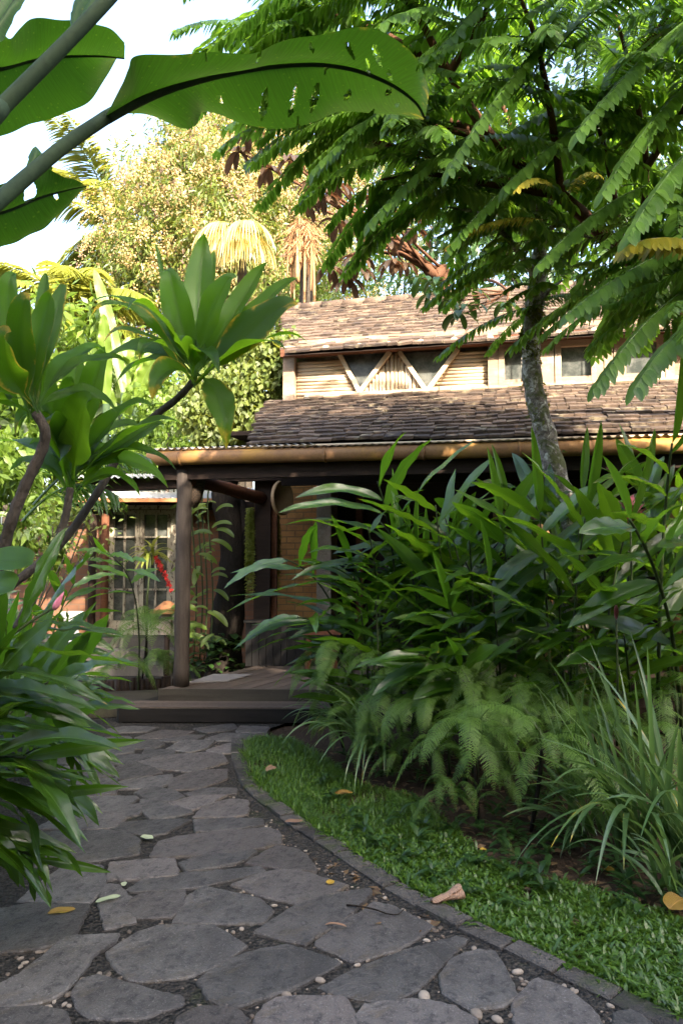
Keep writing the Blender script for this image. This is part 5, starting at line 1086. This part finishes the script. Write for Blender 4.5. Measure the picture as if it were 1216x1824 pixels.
def crown_along(branches, per, sc, dst, azbias=None, tiponly=.25):
    for br in branches:
        P = smooth_path(br, 40); n = len(P)
        for i in range(per):
            t = rng.uniform(tiponly,1); p = P[int(t*(n-1))]; T = P[min(n-1,int(t*(n-1))+1)]-P[max(0,int(t*(n-1))-1)]
            az = rng.uniform(0,6.28) if rng.random()<.65 else math.atan2(T[1],T[0])+rng.normal()*.9
            rot_add(dst, PF[rng.integers(0,len(PF))], p+rng.normal(size=3)*.03, az, sc*rng.uniform(.75,1.2))
def branches_of(root, brs, r0, r1, mat, name='branch'):
    for br in brs:
        P = smooth_path(br, 30); mb = MB(); tube(mb, P, np.linspace(r0,r1,len(P)), 9, jit=.03); put(mb,name,mat,root)
A_ = lambda *p: at(*p)
M_bark_moss, nt, b, out = newmat('mossy_bark'); co = objco(nt); n1 = noise(nt,11,6,.7,co,.6); n2 = noise(nt,26,5,.7,co,.3); n3 = noise(nt,5,5,.7,co,.8); n4 = noise(nt,70,3,.6,co)
c = mixc(nt, ramp(nt,n2,.35,.65), (.085,.068,.055), (.26,.22,.18)); c = mixc(nt, ramp(nt,n1,.50,.57), c, (.50,.47,.41)); c = mixc(nt, math_(nt,'MULTIPLY',ramp(nt,n3,.50,.60),.85), c, (.085,.095,.018)); c = mixc(nt, math_(nt,'MULTIPLY',ramp(nt,n4,.55,.7),.5), c, (.03,.024,.018))
nt.links.new(c, b.inputs['Base Color']); b.inputs['Roughness'].default_value = .9; nt.links.new(bump(nt, math_(nt,'ADD',n1,math_(nt,'MULTIPLY',n2,.7)), 1.0, .025), b.inputs['Normal'])
# tree with the mossy trunk
tb = gnd(1020,1300); tb[1] = 6.0
tr1 = plant('feather_leaf_tree', 'slender tree with a leaning mossy pale trunk in front of the tiled roof', 'tree', (tb[0],6.0,0))
tp = smooth_path([(at(1040,1200,6.0)[0],6.0,0),at(1012,940,6.0),at(992,855,6.0),at(968,765,6.0),at(950,690,6.0),at(944,620,6.0),at(950,560,5.95),at(958,480,5.9),at(962,400,5.8)],60)
mb = MB(); rr = np.interp(np.linspace(0,1,len(tp)),[0,.45,.6,.75,.82,1],[.095,.082,.073,.072,.076,.045]); tube(mb, tp, rr*(1+.05*np.sin(np.arange(len(tp))*1.3)), 16, jit=.035); trunk1 = put(mb,'trunk',M_bark_moss,tr1)
M_moss = leaf_mat('moss', (0.05,0.065,0.012), (0.13,0.14,0.025), trans=.2, rough=.9, midrib=0, vstr=0)
mb = MB(); Cm = []
for _ in range(2600):
    t = rng.choice([rng.uniform(.60,.84),rng.uniform(.3,.84)],p=[.75,.25]); i = int(t*(len(tp)-1)); a = rng.uniform(0,6.28); 
    if math.sin(a*2+t*30)+math.sin(t*55+a) < .15: continue
    Cm.append(tp[i]+np.array([math.cos(a),math.sin(a),0])*(rr[i]*1.01)+UP*rng.uniform(-.05,.05))
Cm = np.array(Cm); scraps(mb, Cm, .042, .009, .3, D=nrm(rng.normal(size=Cm.shape)+np.array([0,0,-.5]))); put(mb,'moss',M_moss,trunk1)['kind'] = 'stuff'
brA = [[at(958,500,5.9),at(900,420,5.7),at(850,380,5.5),at(800,370,5.4)],[at(960,440,5.85),at(990,400,5.6),at(1040,420,5.4),at(1090,440,5.2)],[at(962,410,5.8),at(940,330,5.5),at(900,260,5.3)],[at(962,410,5.8),at(1000,300,5.5),at(1010,220,5.3)],[at(950,560,5.95),at(975,520,5.8),at(1000,500,5.6)]]
branches_of(tr1, brA, .028, .008, M_bark_moss)
cr = MB(); crown_along(brA, 10, .66, cr, tiponly=.1); put(cr,'crown',M_pin,tr1)
for az, p in ((3.05,at(960,425,5.4)),(2.6,at(955,440,5.4)),(3.5,at(950,470,5.6)),(4.2,at(960,470,5.5)),(4.6,at(975,470,5.5)),(2.9,at(940,450,5.2))):
    mb = MB(); rot_add(mb, PF[3], p, az, .72); o = put(mb,'frond',M_pin,tr1)
for az, p, k, s in ((3.25,at(965,392,4.5),1,.55),(3.9,at(985,335,4.4),4,.5),(-.3,at(1110,440,4.0),1,.55),(4.9,at(1012,350,4.3),2,.4)):
    mb = MB(); rot_add(mb, PF[k], p, az, s); mb.age = [np.clip(a+np.clip((np.linalg.norm(v-p,axis=1)/s-.45),0,.6)*.9,0,1) for a, v in zip(mb.age, mb.v)]; o = put(mb,'frond',M_pinyel,tr1); o['label'] = 'yellowing frond with browned end'
# tree whose dark red limb comes in from the right
b2 = np.array([4.9,6.3,0]); tr2 = plant('feather_leaf_tree', 'large tree whose dark red limb and heavy feathered canopy fill the upper right', 'tree', b2)
main = [b2, b2+np.array([-.05,0,1.5]), b2+np.array([-.5,0,2.6]), at(1300,640,6.1), at(1130,470,5.8), at(1000,350,5.4), at(880,250,5.0), at(800,130,4.8), at(740,20,4.6)]
P = smooth_path(main, 70); mb = MB(); tube(mb, P, np.interp(np.linspace(0,1,len(P)),[0,.35,.6,1],[.14,.085,.05,.02]), 14, jit=.03); put(mb,'trunk',M_redbark,tr2)
brB = [[A_(1000,350,5.4),A_(800,290,5.3),A_(660,250,5.4),A_(530,225,5.5)],[A_(880,250,5),A_(700,170,5.2),A_(580,110,5.3),A_(440,60,5.4)],[A_(800,130,4.8),A_(640,40,5.0),A_(480,10,5.2)],
 [A_(1130,470,5.8),A_(1150,300,5.2),A_(1120,120,4.8),A_(1080,-20,4.5)],[A_(1150,300,5.2),A_(1240,150,4.5),A_(1260,0,4.2)],[A_(1000,350,5.4),A_(980,200,4.6),A_(950,60,4.2),A_(900,-60,4.0)],
 [A_(1130,470,5.8),A_(1240,380,4.8),A_(1300,300,4.5)],[A_(1130,470,5.8),A_(1200,500,5),A_(1250,520,4.6)],[A_(880,250,5),A_(760,220,4.9),A_(680,190,4.8)],[A_(1000,350,5.4),A_(880,330,5.2),A_(760,310,5.1),A_(680,320,5.0)],
 [A_(740,20,4.6),A_(680,-60,4.5),A_(600,-120,4.4)],[A_(1180,420,5.4),A_(1230,470,4.9),A_(1290,520,4.5)],[A_(1120,120,4.8),A_(1180,40,4.5),A_(1220,-60,4.3)],[A_(800,130,4.8),A_(860,30,4.5),A_(900,-90,4.3)],[A_(1100,400,5.6),A_(1080,280,5.0),A_(1050,180,4.6)],[A_(960,320,5.5),A_(900,200,5.6),A_(860,80,5.6)]]
brR = [[A_(1180,420,5.4),A_(1180,480,4.6),A_(1190,520,4.2)],[A_(1240,400,5.2),A_(1250,520,4.4),A_(1240,580,4.0)],[A_(1240,400,5.2),A_(1290,440,4.2),A_(1300,470,3.8)]]
branches_of(tr2, brB+brR, .030, .008, M_redbark)
cr = MB(); crown_along(brB, 19, .92, cr); crown_along(brR, 8, .72, cr, tiponly=.5)
put(cr,'crown',M_pin,tr2)

# the nearest fronds, hanging towards the viewer on the right
def hang_frond(a, c, sag, ll, ww, npairs, mat, lab=None):
    a, c = at(*a), at(*c); P = bez(a,(a+c)/2+UP*sag,c,npairs+4); n = len(P); mb = MB(); T = nrm(np.gradient(P,axis=0)); side = nrm(np.cross(T,UP)); tube(mb,P,np.linspace(.006,.0018,n),5,caps=False,tint=.2)
    for k in range(3,n):
        u = (k-3)/(n-4); l = ll*(.6+.5*math.sin(np.pi*min(1,.15+.75*u)))*rng.uniform(.9,1.1)
        for sg in (-1,1):
            d = nrm(side[k]*sg*.75+T[k]*.35+np.array([0,0,-.62])+rng.normal(size=3)*.08); sp = arc(P[k],d,l,.6,7); w = lance(7,.5,.75)*ww*rng.uniform(.9,1.1); w[0] = .002
            blade(mb,sp,w,nrm(np.array([0,-.5,.7])+T[k]*.5),m=2,fold=.2,tint=float(np.clip(rng.normal(.5,.2),0,1)),age=0 if rng.random()<.94 else .3,twist=rng.normal()*.2)
    o = put(mb,'frond',mat,tr2)
    if lab: o['label'] = lab
for a, c, sag in (((905,-40,4.4),(690,215,3.9),.12),((1010,30,4.3),(800,300,3.9),.12),((1230,30,4.1),(1030,235,3.7),.10),((1240,130,4.2),(1075,340,3.8),.10),((1120,180,4.6),(900,330,4.2),.12),((1260,430,4.3),(1010,560,3.9),.14),((1250,500,4.2),(1060,690,3.9),.16),((1260,560,4.0),(1130,690,3.7),.12),((760,150,4.7),(560,300,4.5),.12),((840,240,4.8),(660,395,4.5),.12),((720,60,4.8),(470,100,4.7),.14),((800,30,4.6),(600,-10,4.5),.1),((1150,330,4.5),(960,470,4.2),.12),((1000,260,4.6),(800,440,4.4),.12),((640,170,5.0),(440,290,5.0),.12),((1240,260,4.0),(1120,420,3.7),.1)):
    hang_frond(a, c, sag, .130, .021, 25, M_pin)
hang_frond((1250,440,4.0),(1110,440,3.8),.10,.12,.020,15,M_pinyel,'yellow frond at the right edge, below the red limb')

# ------------------------------------------------------------------ leafy trees and shrubs
def limb_tree(name, label, base, trunk, blobs, n, L, W, mat, bark, r=.2, cat='tree', group=None, hang=.15, gap=None):
    root = plant(name, label, cat, base, group); base = np.asarray(base,float)
    if trunk is not None:
        mb = MB(); P = smooth_path([base]+[np.asarray(t,float) for t in trunk],30); tube(mb, P, np.linspace(r,r*.4,len(P)), 12, jit=.05)
        for c, rad in blobs:
            q = P[rng.integers(len(P)//2,len(P))]; tube(mb, bez(q,(q+np.asarray(c))/2+rng.normal(size=3)*.2,c,8), np.linspace(r*.3,r*.06,8), 6)
        put(mb,'trunk',bark,root)
    mb = MB(); vol = np.array([np.prod(rd) for _, rd in blobs])**(2/3); vol = vol/vol.sum()
    for (c, rad), f in zip(blobs, vol):
        m = int(n*f); k = max(6, m//28); cc = blob(c, rad, k)
        if gap: cc = cc[np.sin(cc[:,0]*2.3+1)*np.sin(cc[:,2]*2.1)+.6*np.sin(cc[:,0]*5.1)*np.sin(cc[:,2]*4.7+2) > gap]; k = len(cc)
        Q = np.repeat(cc, 28, 0)+rng.normal(size=(k*28,3))*min(np.mean(rad)*.10,.30)
        dirs = nrm(Q-np.repeat(cc,28,0)+np.array([0,0,-hang])+rng.normal(size=Q.shape)*.15)
        tt = np.clip(np.repeat(rng.uniform(.1,.9,k),28)+rng.normal(size=k*28)*.12,0,1); scraps(mb, Q, L, W, .3, tint=tt, D=dirs)
    put(mb,'crown',mat,root); return root
# the blossoming mango tree in the sun
Ym = 20.0; mg = [(at(330,420,Ym),(2.2,2.5,2.4)),(at(420,330,Ym+.5),(2.2,2.5,2.3)),(at(400,440,Ym-.8),(2.4,2.2,2.2)),(at(520,330,Ym+1),(2.6,2.5,2.6)),(at(330,330,Ym+.4),(1.0,1.6,1.6)),(at(300,500,Ym),(1.9,2.4,2.2)),(at(470,490,Ym),(2.6,2.4,2.3)),(at(600,420,Ym+1.5),(2.6,2.4,2.6)),(at(440,270,Ym+1.),(1.5,1.5,1.2)),(at(385,300,Ym+1.),(1.2,1.5,1.2)),(at(330,600,Ym),(2.6,2.4,2.6))]
mango = limb_tree('mango_tree','tall sunlit mango tree covered in cream blossom, left behind the tiled roof',(at(430,600,Ym)[0],Ym+.5,0),[(at(430,600,Ym)[0],Ym+.5,3.0),(at(440,480,Ym)[0],Ym+.5,7.0)],mg,80000,.19,.028,M_mango,M_bark,.4,hang=.35,gap=-.75)
mb, mb2 = MB(), MB()
for c, rad in mg:
    k = int(70*np.prod(rad)**(2/3)); pc = blob(c, np.asarray(rad)*1.03, k, .93); pc = pc[(pc-c)[:,1] < rad[1]*.5]
    pc = pc[np.sin(pc[:,0]*3.1+1)*np.sin(pc[:,2]*2.7)+.6*np.sin(pc[:,0]*6.3)*np.sin(pc[:,2]*5.9+2) > -.45]
    h = rng.uniform(0,1,(len(pc)*40,1)); Q = np.repeat(pc,40,0)+np.column_stack([rng.normal(size=(len(pc)*40,2))*(.13*(1-h)+.02), h*.42-.1]); scraps(mb, Q, .065, .021, .2, tint=np.repeat(rng.uniform(0,1,len(pc)),40))
    dk = pc[rng.random(len(pc))<.07]
    if len(dk): scraps(mb2, np.repeat(dk,30,0)+rng.normal(size=(len(dk)*30,3))*np.array([.16,.1,.22])+np.array([0,-.15,0]), .14, .022, .2)
put(mb,'blossom',M_flower,mango); put(mb2,'dry_panicles',M_deadpan,mango)
# dark tree masses behind the canopy and the roof
limb_tree('dark_tree','dark leafy tree standing behind the upper right canopy, above the roof ridge',(4.2,14.0,0),[(4.2,14.0,3),(4.0,14,6)],[((2.6,14,7.0),(2.2,1.6,2.2)),((5.4,14,7.2),(2.6,1.8,2.6)),((4.2,13.6,9.8),(3,2,2.6)),((7.6,14,7),(2.4,2,2.6)),((7,14,10.5),(2.4,2,2.4)),((6.6,13,4.6),(2.2,1.5,1.6)),((2.2,14.5,10.4),(1.8,1.6,1.8))],20000,.20,.045,M_darkleaf,M_bark,.25)
lt = limb_tree('feathery_tree','pale feathery green tree seen through the gap above the roof ridge',(1.0,17.0,0),[(1.0,17.0,3),(1.1,17,6)],[((1.0,17,6.2),(1.9,1.4,1.4)),((2.6,17,7.2),(1.9,1.4,1.6)),((-.2,17.5,7.6),(1.5,1.2,1.4)),((1.6,17.5,9.2),(2.4,1.4,1.8))],9000,.13,.022,M_bush,M_bark,.2)
# the tree with aerial roots behind the ridge, at its side the pale leaning trunk
Yr = 13.2; root_ = plant('rooted_palm','stocky palm trunk with orange hanging roots and fibres just behind the roof ridge','palm',(at(545,540,Yr)[0],Yr,0))
mb = MB(); P = smooth_path([(at(545,540,Yr)[0],Yr,0),at(545,560,Yr),at(542,440,Yr),at(536,400,Yr)],20); tube(mb,P,np.linspace(.13,.10,len(P)),12,jit=.06); put(mb,'trunk',M_bark,root_)
mb = MB()
for i in range(30):
    a = rng.uniform(0,6.28); p0 = at(536+rng.normal()*7,412+rng.uniform(-8,20),Yr)+np.array([math.cos(a),math.sin(a),0])*.14; q = p0+np.array([math.cos(a)*rng.uniform(.0,.12),math.sin(a)*.12-.05,-rng.uniform(.6,1.5)]); tube(mb, bez(p0,(p0+q)/2+np.array([math.cos(a)*.05,math.sin(a)*.05,.05]),q,10), rng.uniform(.010,.03), 6, tint=rng.uniform(0,1))
put(mb,'aerial_roots',M_root,root_)
mb = MB(); Cc = blob(at(538,425,Yr),(.26,.26,.42),1500,.3); scraps(mb, Cc, .28, .010, 0, D=nrm(rng.normal(size=Cc.shape)*.5+np.array([0,0,-1.0]))); put(mb,'fibre',M_root,root_)
def palm_fan(mb, c, az, tilt, L, nseg, spread, droop=.8):
    for k in range(nseg):
        a = (k/(nseg-1)-.5)*spread; d = np.array([math.cos(az)*math.cos(a)*math.cos(tilt),math.sin(az)*math.cos(a)*math.cos(tilt),math.sin(tilt)*math.cos(a)])+nrm(np.array([-math.sin(az),math.cos(az),.0]))*math.sin(a)
        sp = arc(c, d, L*(.8+.2*math.cos(a)), droop, 8); blade(mb, sp, lance(8,.3,.6)*L*.022, UP+rng.normal(size=3)*.3, m=2, fold=.3, tint=rng.uniform(.3,1))
fp = plant('fan_palm','sunlit fan palm with drooping split leaves in front of the mango tree','palm',(at(430,480,15.5)[0],15.5,0))
hub = at(432,415,15.5); mb = MB(); tube(mb, [(hub[0],15.5,0),(hub[0],15.5,hub[2])], [.12,.10], 10); put(mb,'trunk',M_bark,fp)
mb = MB()
for az, tl in ((-1.9,-.3),(-1.2,.1),(3.4,-.1),(-2.6,.2),(-1.5,-.7),(-.9,-.5),(-2.2,-.6)):
    c = hub+np.array([math.cos(az)*.35,math.sin(az)*.35,.25*tl]); tube(mb,[hub,c],.02,5); palm_fan(mb, c, az, tl, 1.12, 26, 2.4, 2.7)
M_drypalm = leaf_mat('pale_palm_leaf',(0.20,0.19,0.06),(0.40,0.35,0.16),trans=.35,rough=.5,midrib=0,vstr=0); put(mb,'fronds',M_drypalm,fp)
# coconut palms far left
def coco(label, hub, n, L, mat=M_palm):
    root = plant('coconut_palm', label, 'palm', (hub[0],hub[1],0)); mb = MB(); P = smooth_path([(hub[0]+.3,hub[1],0),(hub[0]+.15,hub[1],hub[2]*.5),hub],16); tube(mb,P,np.linspace(.18,.11,len(P)),10,jit=.04); put(mb,'trunk',M_bark,root)
    mb = MB()
    for i in range(n):
        az = i*2.4+rng.normal()*.2; el = rng.uniform(-.2,1.25); d = np.array([math.cos(az)*math.cos(el),math.sin(az)*math.cos(el),math.sin(el)]); P = arc(hub, d, L*rng.uniform(.85,1.1), 1.5, 26); T = nrm(np.gradient(P,axis=0)); S = nrm(np.cross(T,UP)); tube(mb,P,np.linspace(.03,.006,26),5,caps=False,tint=.9)
        for k in range(3,26):
            for j in (0,.33,.66):
                q = P[k]*(1-j)+P[max(k-1,0)]*j
                for sg in (-1,1):
                    dd = nrm(S[k]*sg+T[k]*.7+np.array([0,0,-.35])+rng.normal(size=3)*.1); l = L*.30*(math.sin(np.pi*(.15+.8*k/26))); blade(mb, arc(q,dd,l,.7,5), lance(5,.3,.7)*.04, UP, m=2, fold=.3, tint=rng.uniform(.2,1))
    put(mb,'fronds',mat,root)
coco('sunlit coconut palm with arching fronds against the white sky, far left', at(205,405,22), 17, 3.2)
coco('lower yellow-green coconut palm behind the banana clump, far left', at(130,560,17), 17, 2.6)
# sunlit banana clump mid left
bp = plant('banana_clump','sunlit clump of pale banana leaves behind the ti plants, left of the roof','plant',(at(210,720,12)[0],12,0)); mb = MB(); ms = MB()
for (x0,y0),(x1,y1),w,Yb in (((222,700),(168,480),.20,12),((215,720),(232,600),.26,12.3),((190,720),(185,560),.2,11.8),((240,720),(280,640),.24,11.9),((225,740),(248,690),.25,11.7),((205,740),(150,640),.24,12.2),((230,720),(300,590),.2,12.4),((250,760),(330,710),.22,12)):
    a, b = at(x0,y0,Yb), at(x1,y1,Yb+rng.normal()*.3); n = 26; P = bez(a,(a+b)/2+np.array([0,0,.25]),b,n); w_ = np.sin(np.pi*np.clip(np.linspace(.06,1,n),0,1))**.5*w*.5; blade(mb,P,w_+.01,(.2,-1,.4),m=8,fold=.2,rip=.03,ripf=5,tint=rng.uniform(.5,1),age=rng.uniform(0,.3)); tube(ms,[(a[0],a[1],0),a],.06,8)
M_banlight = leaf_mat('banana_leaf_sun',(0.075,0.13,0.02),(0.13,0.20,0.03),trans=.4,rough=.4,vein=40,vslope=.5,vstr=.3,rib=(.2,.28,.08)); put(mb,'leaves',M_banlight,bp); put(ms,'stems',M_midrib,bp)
# creeper-clad trunk that rises through the porch roof
Yt = 9.5; ct = plant('creeper_tree','dark forked tree trunk passing up through the porch roof, clad above it in heart-leaved creeper','tree',(at(405,1185,Yt)[0],Yt,0))
mb = MB(); P = smooth_path([(at(402,1200,Yt)[0],Yt,-.05),at(400,1150,Yt),at(412,1060,Yt),at(418,980,Yt),at(403,900,Yt),at(400,840,Yt),at(395,760,Yt),at(400,690,Yt),at(410,640,Yt)],50); tube(mb,P,np.interp(np.linspace(0,1,len(P)),[0,.12,.3,.55,.75,1],[.26,.22,.185,.17,.14,.10]),16,jit=.05)
P2 = smooth_path([at(425,1010,Yt),at(436,960,Yt),at(432,915,Yt+.05),at(412,875,Yt+.1),at(392,850,Yt+.1)],24); tube(mb,P2,np.linspace(.11,.075,len(P2)),12,jit=.05); put(mb,'trunk',M_barkdark,ct)
mb = MB()
Cc = np.vstack([blob(at(x,y,Yt-.2),r,n,.5) for x,y,r,n in ((385,740,(.35,.3,.45),1100),(420,690,(.45,.3,.4),1300),(470,690,(.42,.3,.35),1000),(500,640,(.28,.25,.35),650),(350,720,(.3,.3,.5),700),(440,740,(.4,.3,.35),800),(460,620,(.35,.3,.3),600),(515,610,(.18,.2,.2),160),(405,780,(.4,.25,.2),500))])
scraps(mb,Cc,.085,.034,.1,D=nrm(rng.normal(size=Cc.shape)*.5+np.array([0,-.2,-.8])),fold=.1); put(mb,'creeper',M_vine,ct)
# shrubs and trees of the left background
for i,(lab,c,rad,n,L,W,mat) in enumerate([
 ('bushy green shrub behind the porch roof, left of the creeper trunk',at(300,770,11.5),(.9,.7,.7),3200,.11,.03,M_bush),
 ('pale green shrub above the cottage tin roof',at(210,800,13.5),(1.2,.8,.8),3600,.13,.03,M_bush),
 ('leafy shrub mass behind the second ti plant, far left',at(0,750,9.0),(.75,.7,.9),3200,.22,.04,M_bush),
 ('tall leafy shrub at the far left, under the coconut palms',at(60,640,13.0),(1.9,1.0,1.2),4200,.30,.05,M_bush),
 ('dark shrub beside the brick wall of the cottage, behind the slanting stems',at(10,900,8.0),(.5,.5,.7),2200,.15,.03,M_bush),
 ('light green bush between the mango tree and the creeper trunk',at(300,690,14.5),(1.6,1.0,1.3),4200,.16,.03,M_bush)]):
    limb_tree('shrub',lab,(c[0],c[1],0),[(c[0],c[1],c[2]*.5),tuple(c)],[(c,rad),(c+np.array([rad[0]*.6,.1,-rad[2]*.5]),tuple(x*.7 for x in rad)),(c+np.array([-rad[0]*.6,.1,-rad[2]*.4]),tuple(x*.7 for x in rad))],n,L,W,mat,M_bark,.06,'shrub')
# bronze-leaved tree: whorls of large hanging leaves
bz = plant('bronze_leaf_tree','small tree with bronze drooping leaf whorls hanging in front of the roof ridge','tree',(at(700,600,12.6)[0],12.6,0))
mb = MB(); ms = MB(); tk = [(at(820,560,12.6)[0],12.6,0),at(800,540,12.6),at(770,490,12.4),at(720,440,12.2),at(640,400,11.8)]; P = smooth_path(tk,30); tube(ms,P,np.linspace(.14,.05,len(P)),10,jit=.06)
wh = [(548,365,11),(520,285,10.5),(480,300,10.8),(600,395,11),(640,460,11.2),(690,430,11.2),(700,465,11),(655,400,11),(590,480,11.4),(720,470,11.2),(620,500,11.4),(560,330,10.8),(425,270,10.5),(445,235,10.4),(660,350,10.8),(720,380,10.8),(640,540-60,11.3),(600,330,10.6),(740,410,11),(575,350,10.6)]
for x,y,Yw in wh:
    c = at(x,y,Yw); tube(ms, bez(P[rng.integers(10,len(P))],(c+P[-1])/2+UP*.1,c,8), np.linspace(.03,.012,8), 6)
    for k in range(10):
        az = k*.63+rng.normal()*.2; d = np.array([math.cos(az),math.sin(az),rng.uniform(-.2,.6)]); l = rng.uniform(.24,.42); blade(mb, arc(c,d,l,2.2,9), lance(9,.8,.6)*l*.15, UP, m=4, fold=.25, tint=rng.uniform(0,1), age=0)
put(ms,'trunk',M_redbark,bz); put(mb,'crown',M_red,bz)
# the dark leaf whorls hanging lower, from the feather-leaf tree's side
mb = MB(); ms = MB(); hub = at(905,520,7.0)
for x,y,Yw in ((780,498,6.9),(765,525,6.9),(832,545,6.8),(818,560,6.8),(790,535,6.9),(750,495,7.0),(840,520,6.9),(900,540,6.9)):
    c = at(x,y,Yw); tube(ms, bez(hub,(c+hub)/2-UP*.05,c,10), np.linspace(.010,.005,10), 5)
    for k in range(6):
        az = k*1.05+rng.normal()*.3; d = np.array([math.cos(az),math.sin(az),rng.uniform(-.1,.4)]); l = rng.uniform(.16,.27); blade(mb, arc(c,d,l,2.0,9), lance(9,.8,.6)*l*.15, UP, m=4, fold=.25, tint=rng.uniform(0,.5))
tube(ms, bez(at(800,540,12.6),at(860,470,9.8),hub,14), np.linspace(.035,.012,14), 6); put(ms,'branch',M_redbark,bz); o = put(mb,'dark_leaves',M_darkleaf,bz); o['label'] = 'dark glossy leaf whorls hanging over the tiles'

# ------------------------------------------------------------------ plants in the little court behind the porch
Yp = 9.1
pp = plant('climbing_plant','sunlit yellow-green climbing plant with broad leaves between the round post and the dark trunk','plant',gnd(350,1180))
mb, ms = MB(), MB()
for _ in range(46):
    x,y = rng.uniform(338,386),rng.uniform(890,1150); c = at(x,y,Yp+rng.normal()*.25); az = rng.uniform(2.6,6.6); l = rng.uniform(.12,.36); blade(mb, arc(c,(math.cos(az),math.sin(az)*.5,rng.uniform(-.2,.9)),l,1.4,10), lance(10,.55,.6)*l*.12, (0,-.6,.6), m=4, fold=.25, tint=rng.uniform(.4,1))
for x in (345,356,364,374): tube(ms, smooth_path([at(x,1175,Yp),at(x+5,1050,Yp),at(x-4,900,Yp+.1),at(x+4,840,Yp+.1)],16), .010, 6)
put(ms,'stems',M_gingstem,pp); put(mb,'leaves',M_bush,pp)
hf = lambda lab,x0,x1,y0,y1,Y: None
def hanging_fern(label, x0, x1, y0, y1, Y, n=34):
    root = plant('hanging_fern', label, 'fern', at((x0+x1)/2,y0,Y)); mb = MB(); t0 = at((x0+x1)/2,y0-8,Y)
    for i in range(n):
        x = rng.uniform(x0,x1); e = at(x, rng.uniform((y0+y1)/2,y1), Y+rng.normal()*.06); s = at((x*.5+(x0+x1)*.25),y0,Y+rng.normal()*.05); m = 30; P = bez(s,(s+e)/2+np.array([(x-(x0+x1)/2)/400,0,.12]),e,m)
        for k in range(m):
            Cq = np.repeat(P[k][None],4,0); scraps(mb,Cq,.035,.007,.1,D=nrm(rng.normal(size=(4,3))*np.array([1,1,.3])+np.array([0,0,-.5])),tint=rng.uniform(.2,1))
    put(mb,'fronds',M_palm,root)
hanging_fern('long yellow-green tassel fern hanging between the dark trunk and the square post',438,453,905,1068,9.25)
hanging_fern('shorter tassel fern hanging to the right of the square post',487,499,905,1088,9.55,22)
ep = plant('bromeliad','yellow-green rosette plant with a red flower spike in front of the french doors','plant',at(272,990,8.6))
mb, ms = MB(), MB(); c = at(270,985,8.6)
for i in range(30):
    az = i*2.4; el = rng.uniform(-.2,1.2); l = rng.uniform(.22,.36); blade(mb, arc(c+rng.normal(size=3)*.03,(math.cos(az)*math.cos(el),math.sin(az)*math.cos(el),math.sin(el)),l,1.5,9), lance(9,.4,.7)*.018, UP, m=2, fold=.3, tint=rng.uniform(.4,1))
put(mb,'leaves',M_palm,ep); mb = MB(); P = bez(c,at(288,1005,8.55),at(305,1052,8.55),24)
for k in range(4,24): scraps(mb, np.repeat(P[k][None],9,0), .04, .012, .1)
put(mb,'flower',M_redfl,ep); tube(ms, smooth_path([gnd(262,1215),at(262,1080,8.5),c],14), .012, 6); put(ms,'stem',M_gingstem,ep)
gp = plant('ground_plant','dark low leafy plants around the foot of the tree trunk behind the deck','plant',gnd(360,1200)); mb = MB()
for _ in range(90):
    c = at(rng.uniform(335,440),rng.uniform(1130,1198),rng.uniform(8.9,9.4)); az = rng.uniform(0,6.28); l = rng.uniform(.1,.22); blade(mb, arc(c,(math.cos(az),math.sin(az),.5),l,1.5,8), lance(8,.55,.5)*l*.25, UP, m=4, fold=.2, tint=rng.uniform(0,1))
put(mb,'leaves',M_darkleaf,gp)

# ------------------------------------------------------------------ the tall trees behind the camera that keep the path in shade
for k,(x,y,s,lab) in enumerate([(-3.5,-9,1.12,'tall dense tree behind the viewpoint, over the left of the path'),(2.5,-10,1.2,'tall dense tree straight behind the viewpoint'),(8.5,-9.5,1.18,'tall dense tree behind the viewpoint, to the right of the path'),(14.5,-8.0,1.1,'tall dense tree behind the viewpoint, far right'),(5.6,-11.5,1.36,'unseen tall tree added behind two nearer trees to shade the cottage steps'),(20,-7,1.0,'outermost tall dense tree on the right behind the viewpoint')]):  # the rearmost tree is added, unseen, to keep sun off the cottage steps
    bl = [((x+dx*s,y+dy,z*s),(3.1*s,1.8,2.2*s)) for dx,dy,z in ((-1.8,0,3.2),(1.8,.3,3.4),(0,0,5.6),(-2,.5,6.8),(2,-.4,6.6),(0,.2,8.2),(0,0,1.6),(-2,0,1.4),(2,0,1.5),(0,.6,4.4),(1,-.5,2.4))]
    limb_tree('shade_tree',lab,(x,y,0),[(x,y,2.5),(x,y,6)],bl,13000,.62,.20,M_darkleaf,M_bark,.3)
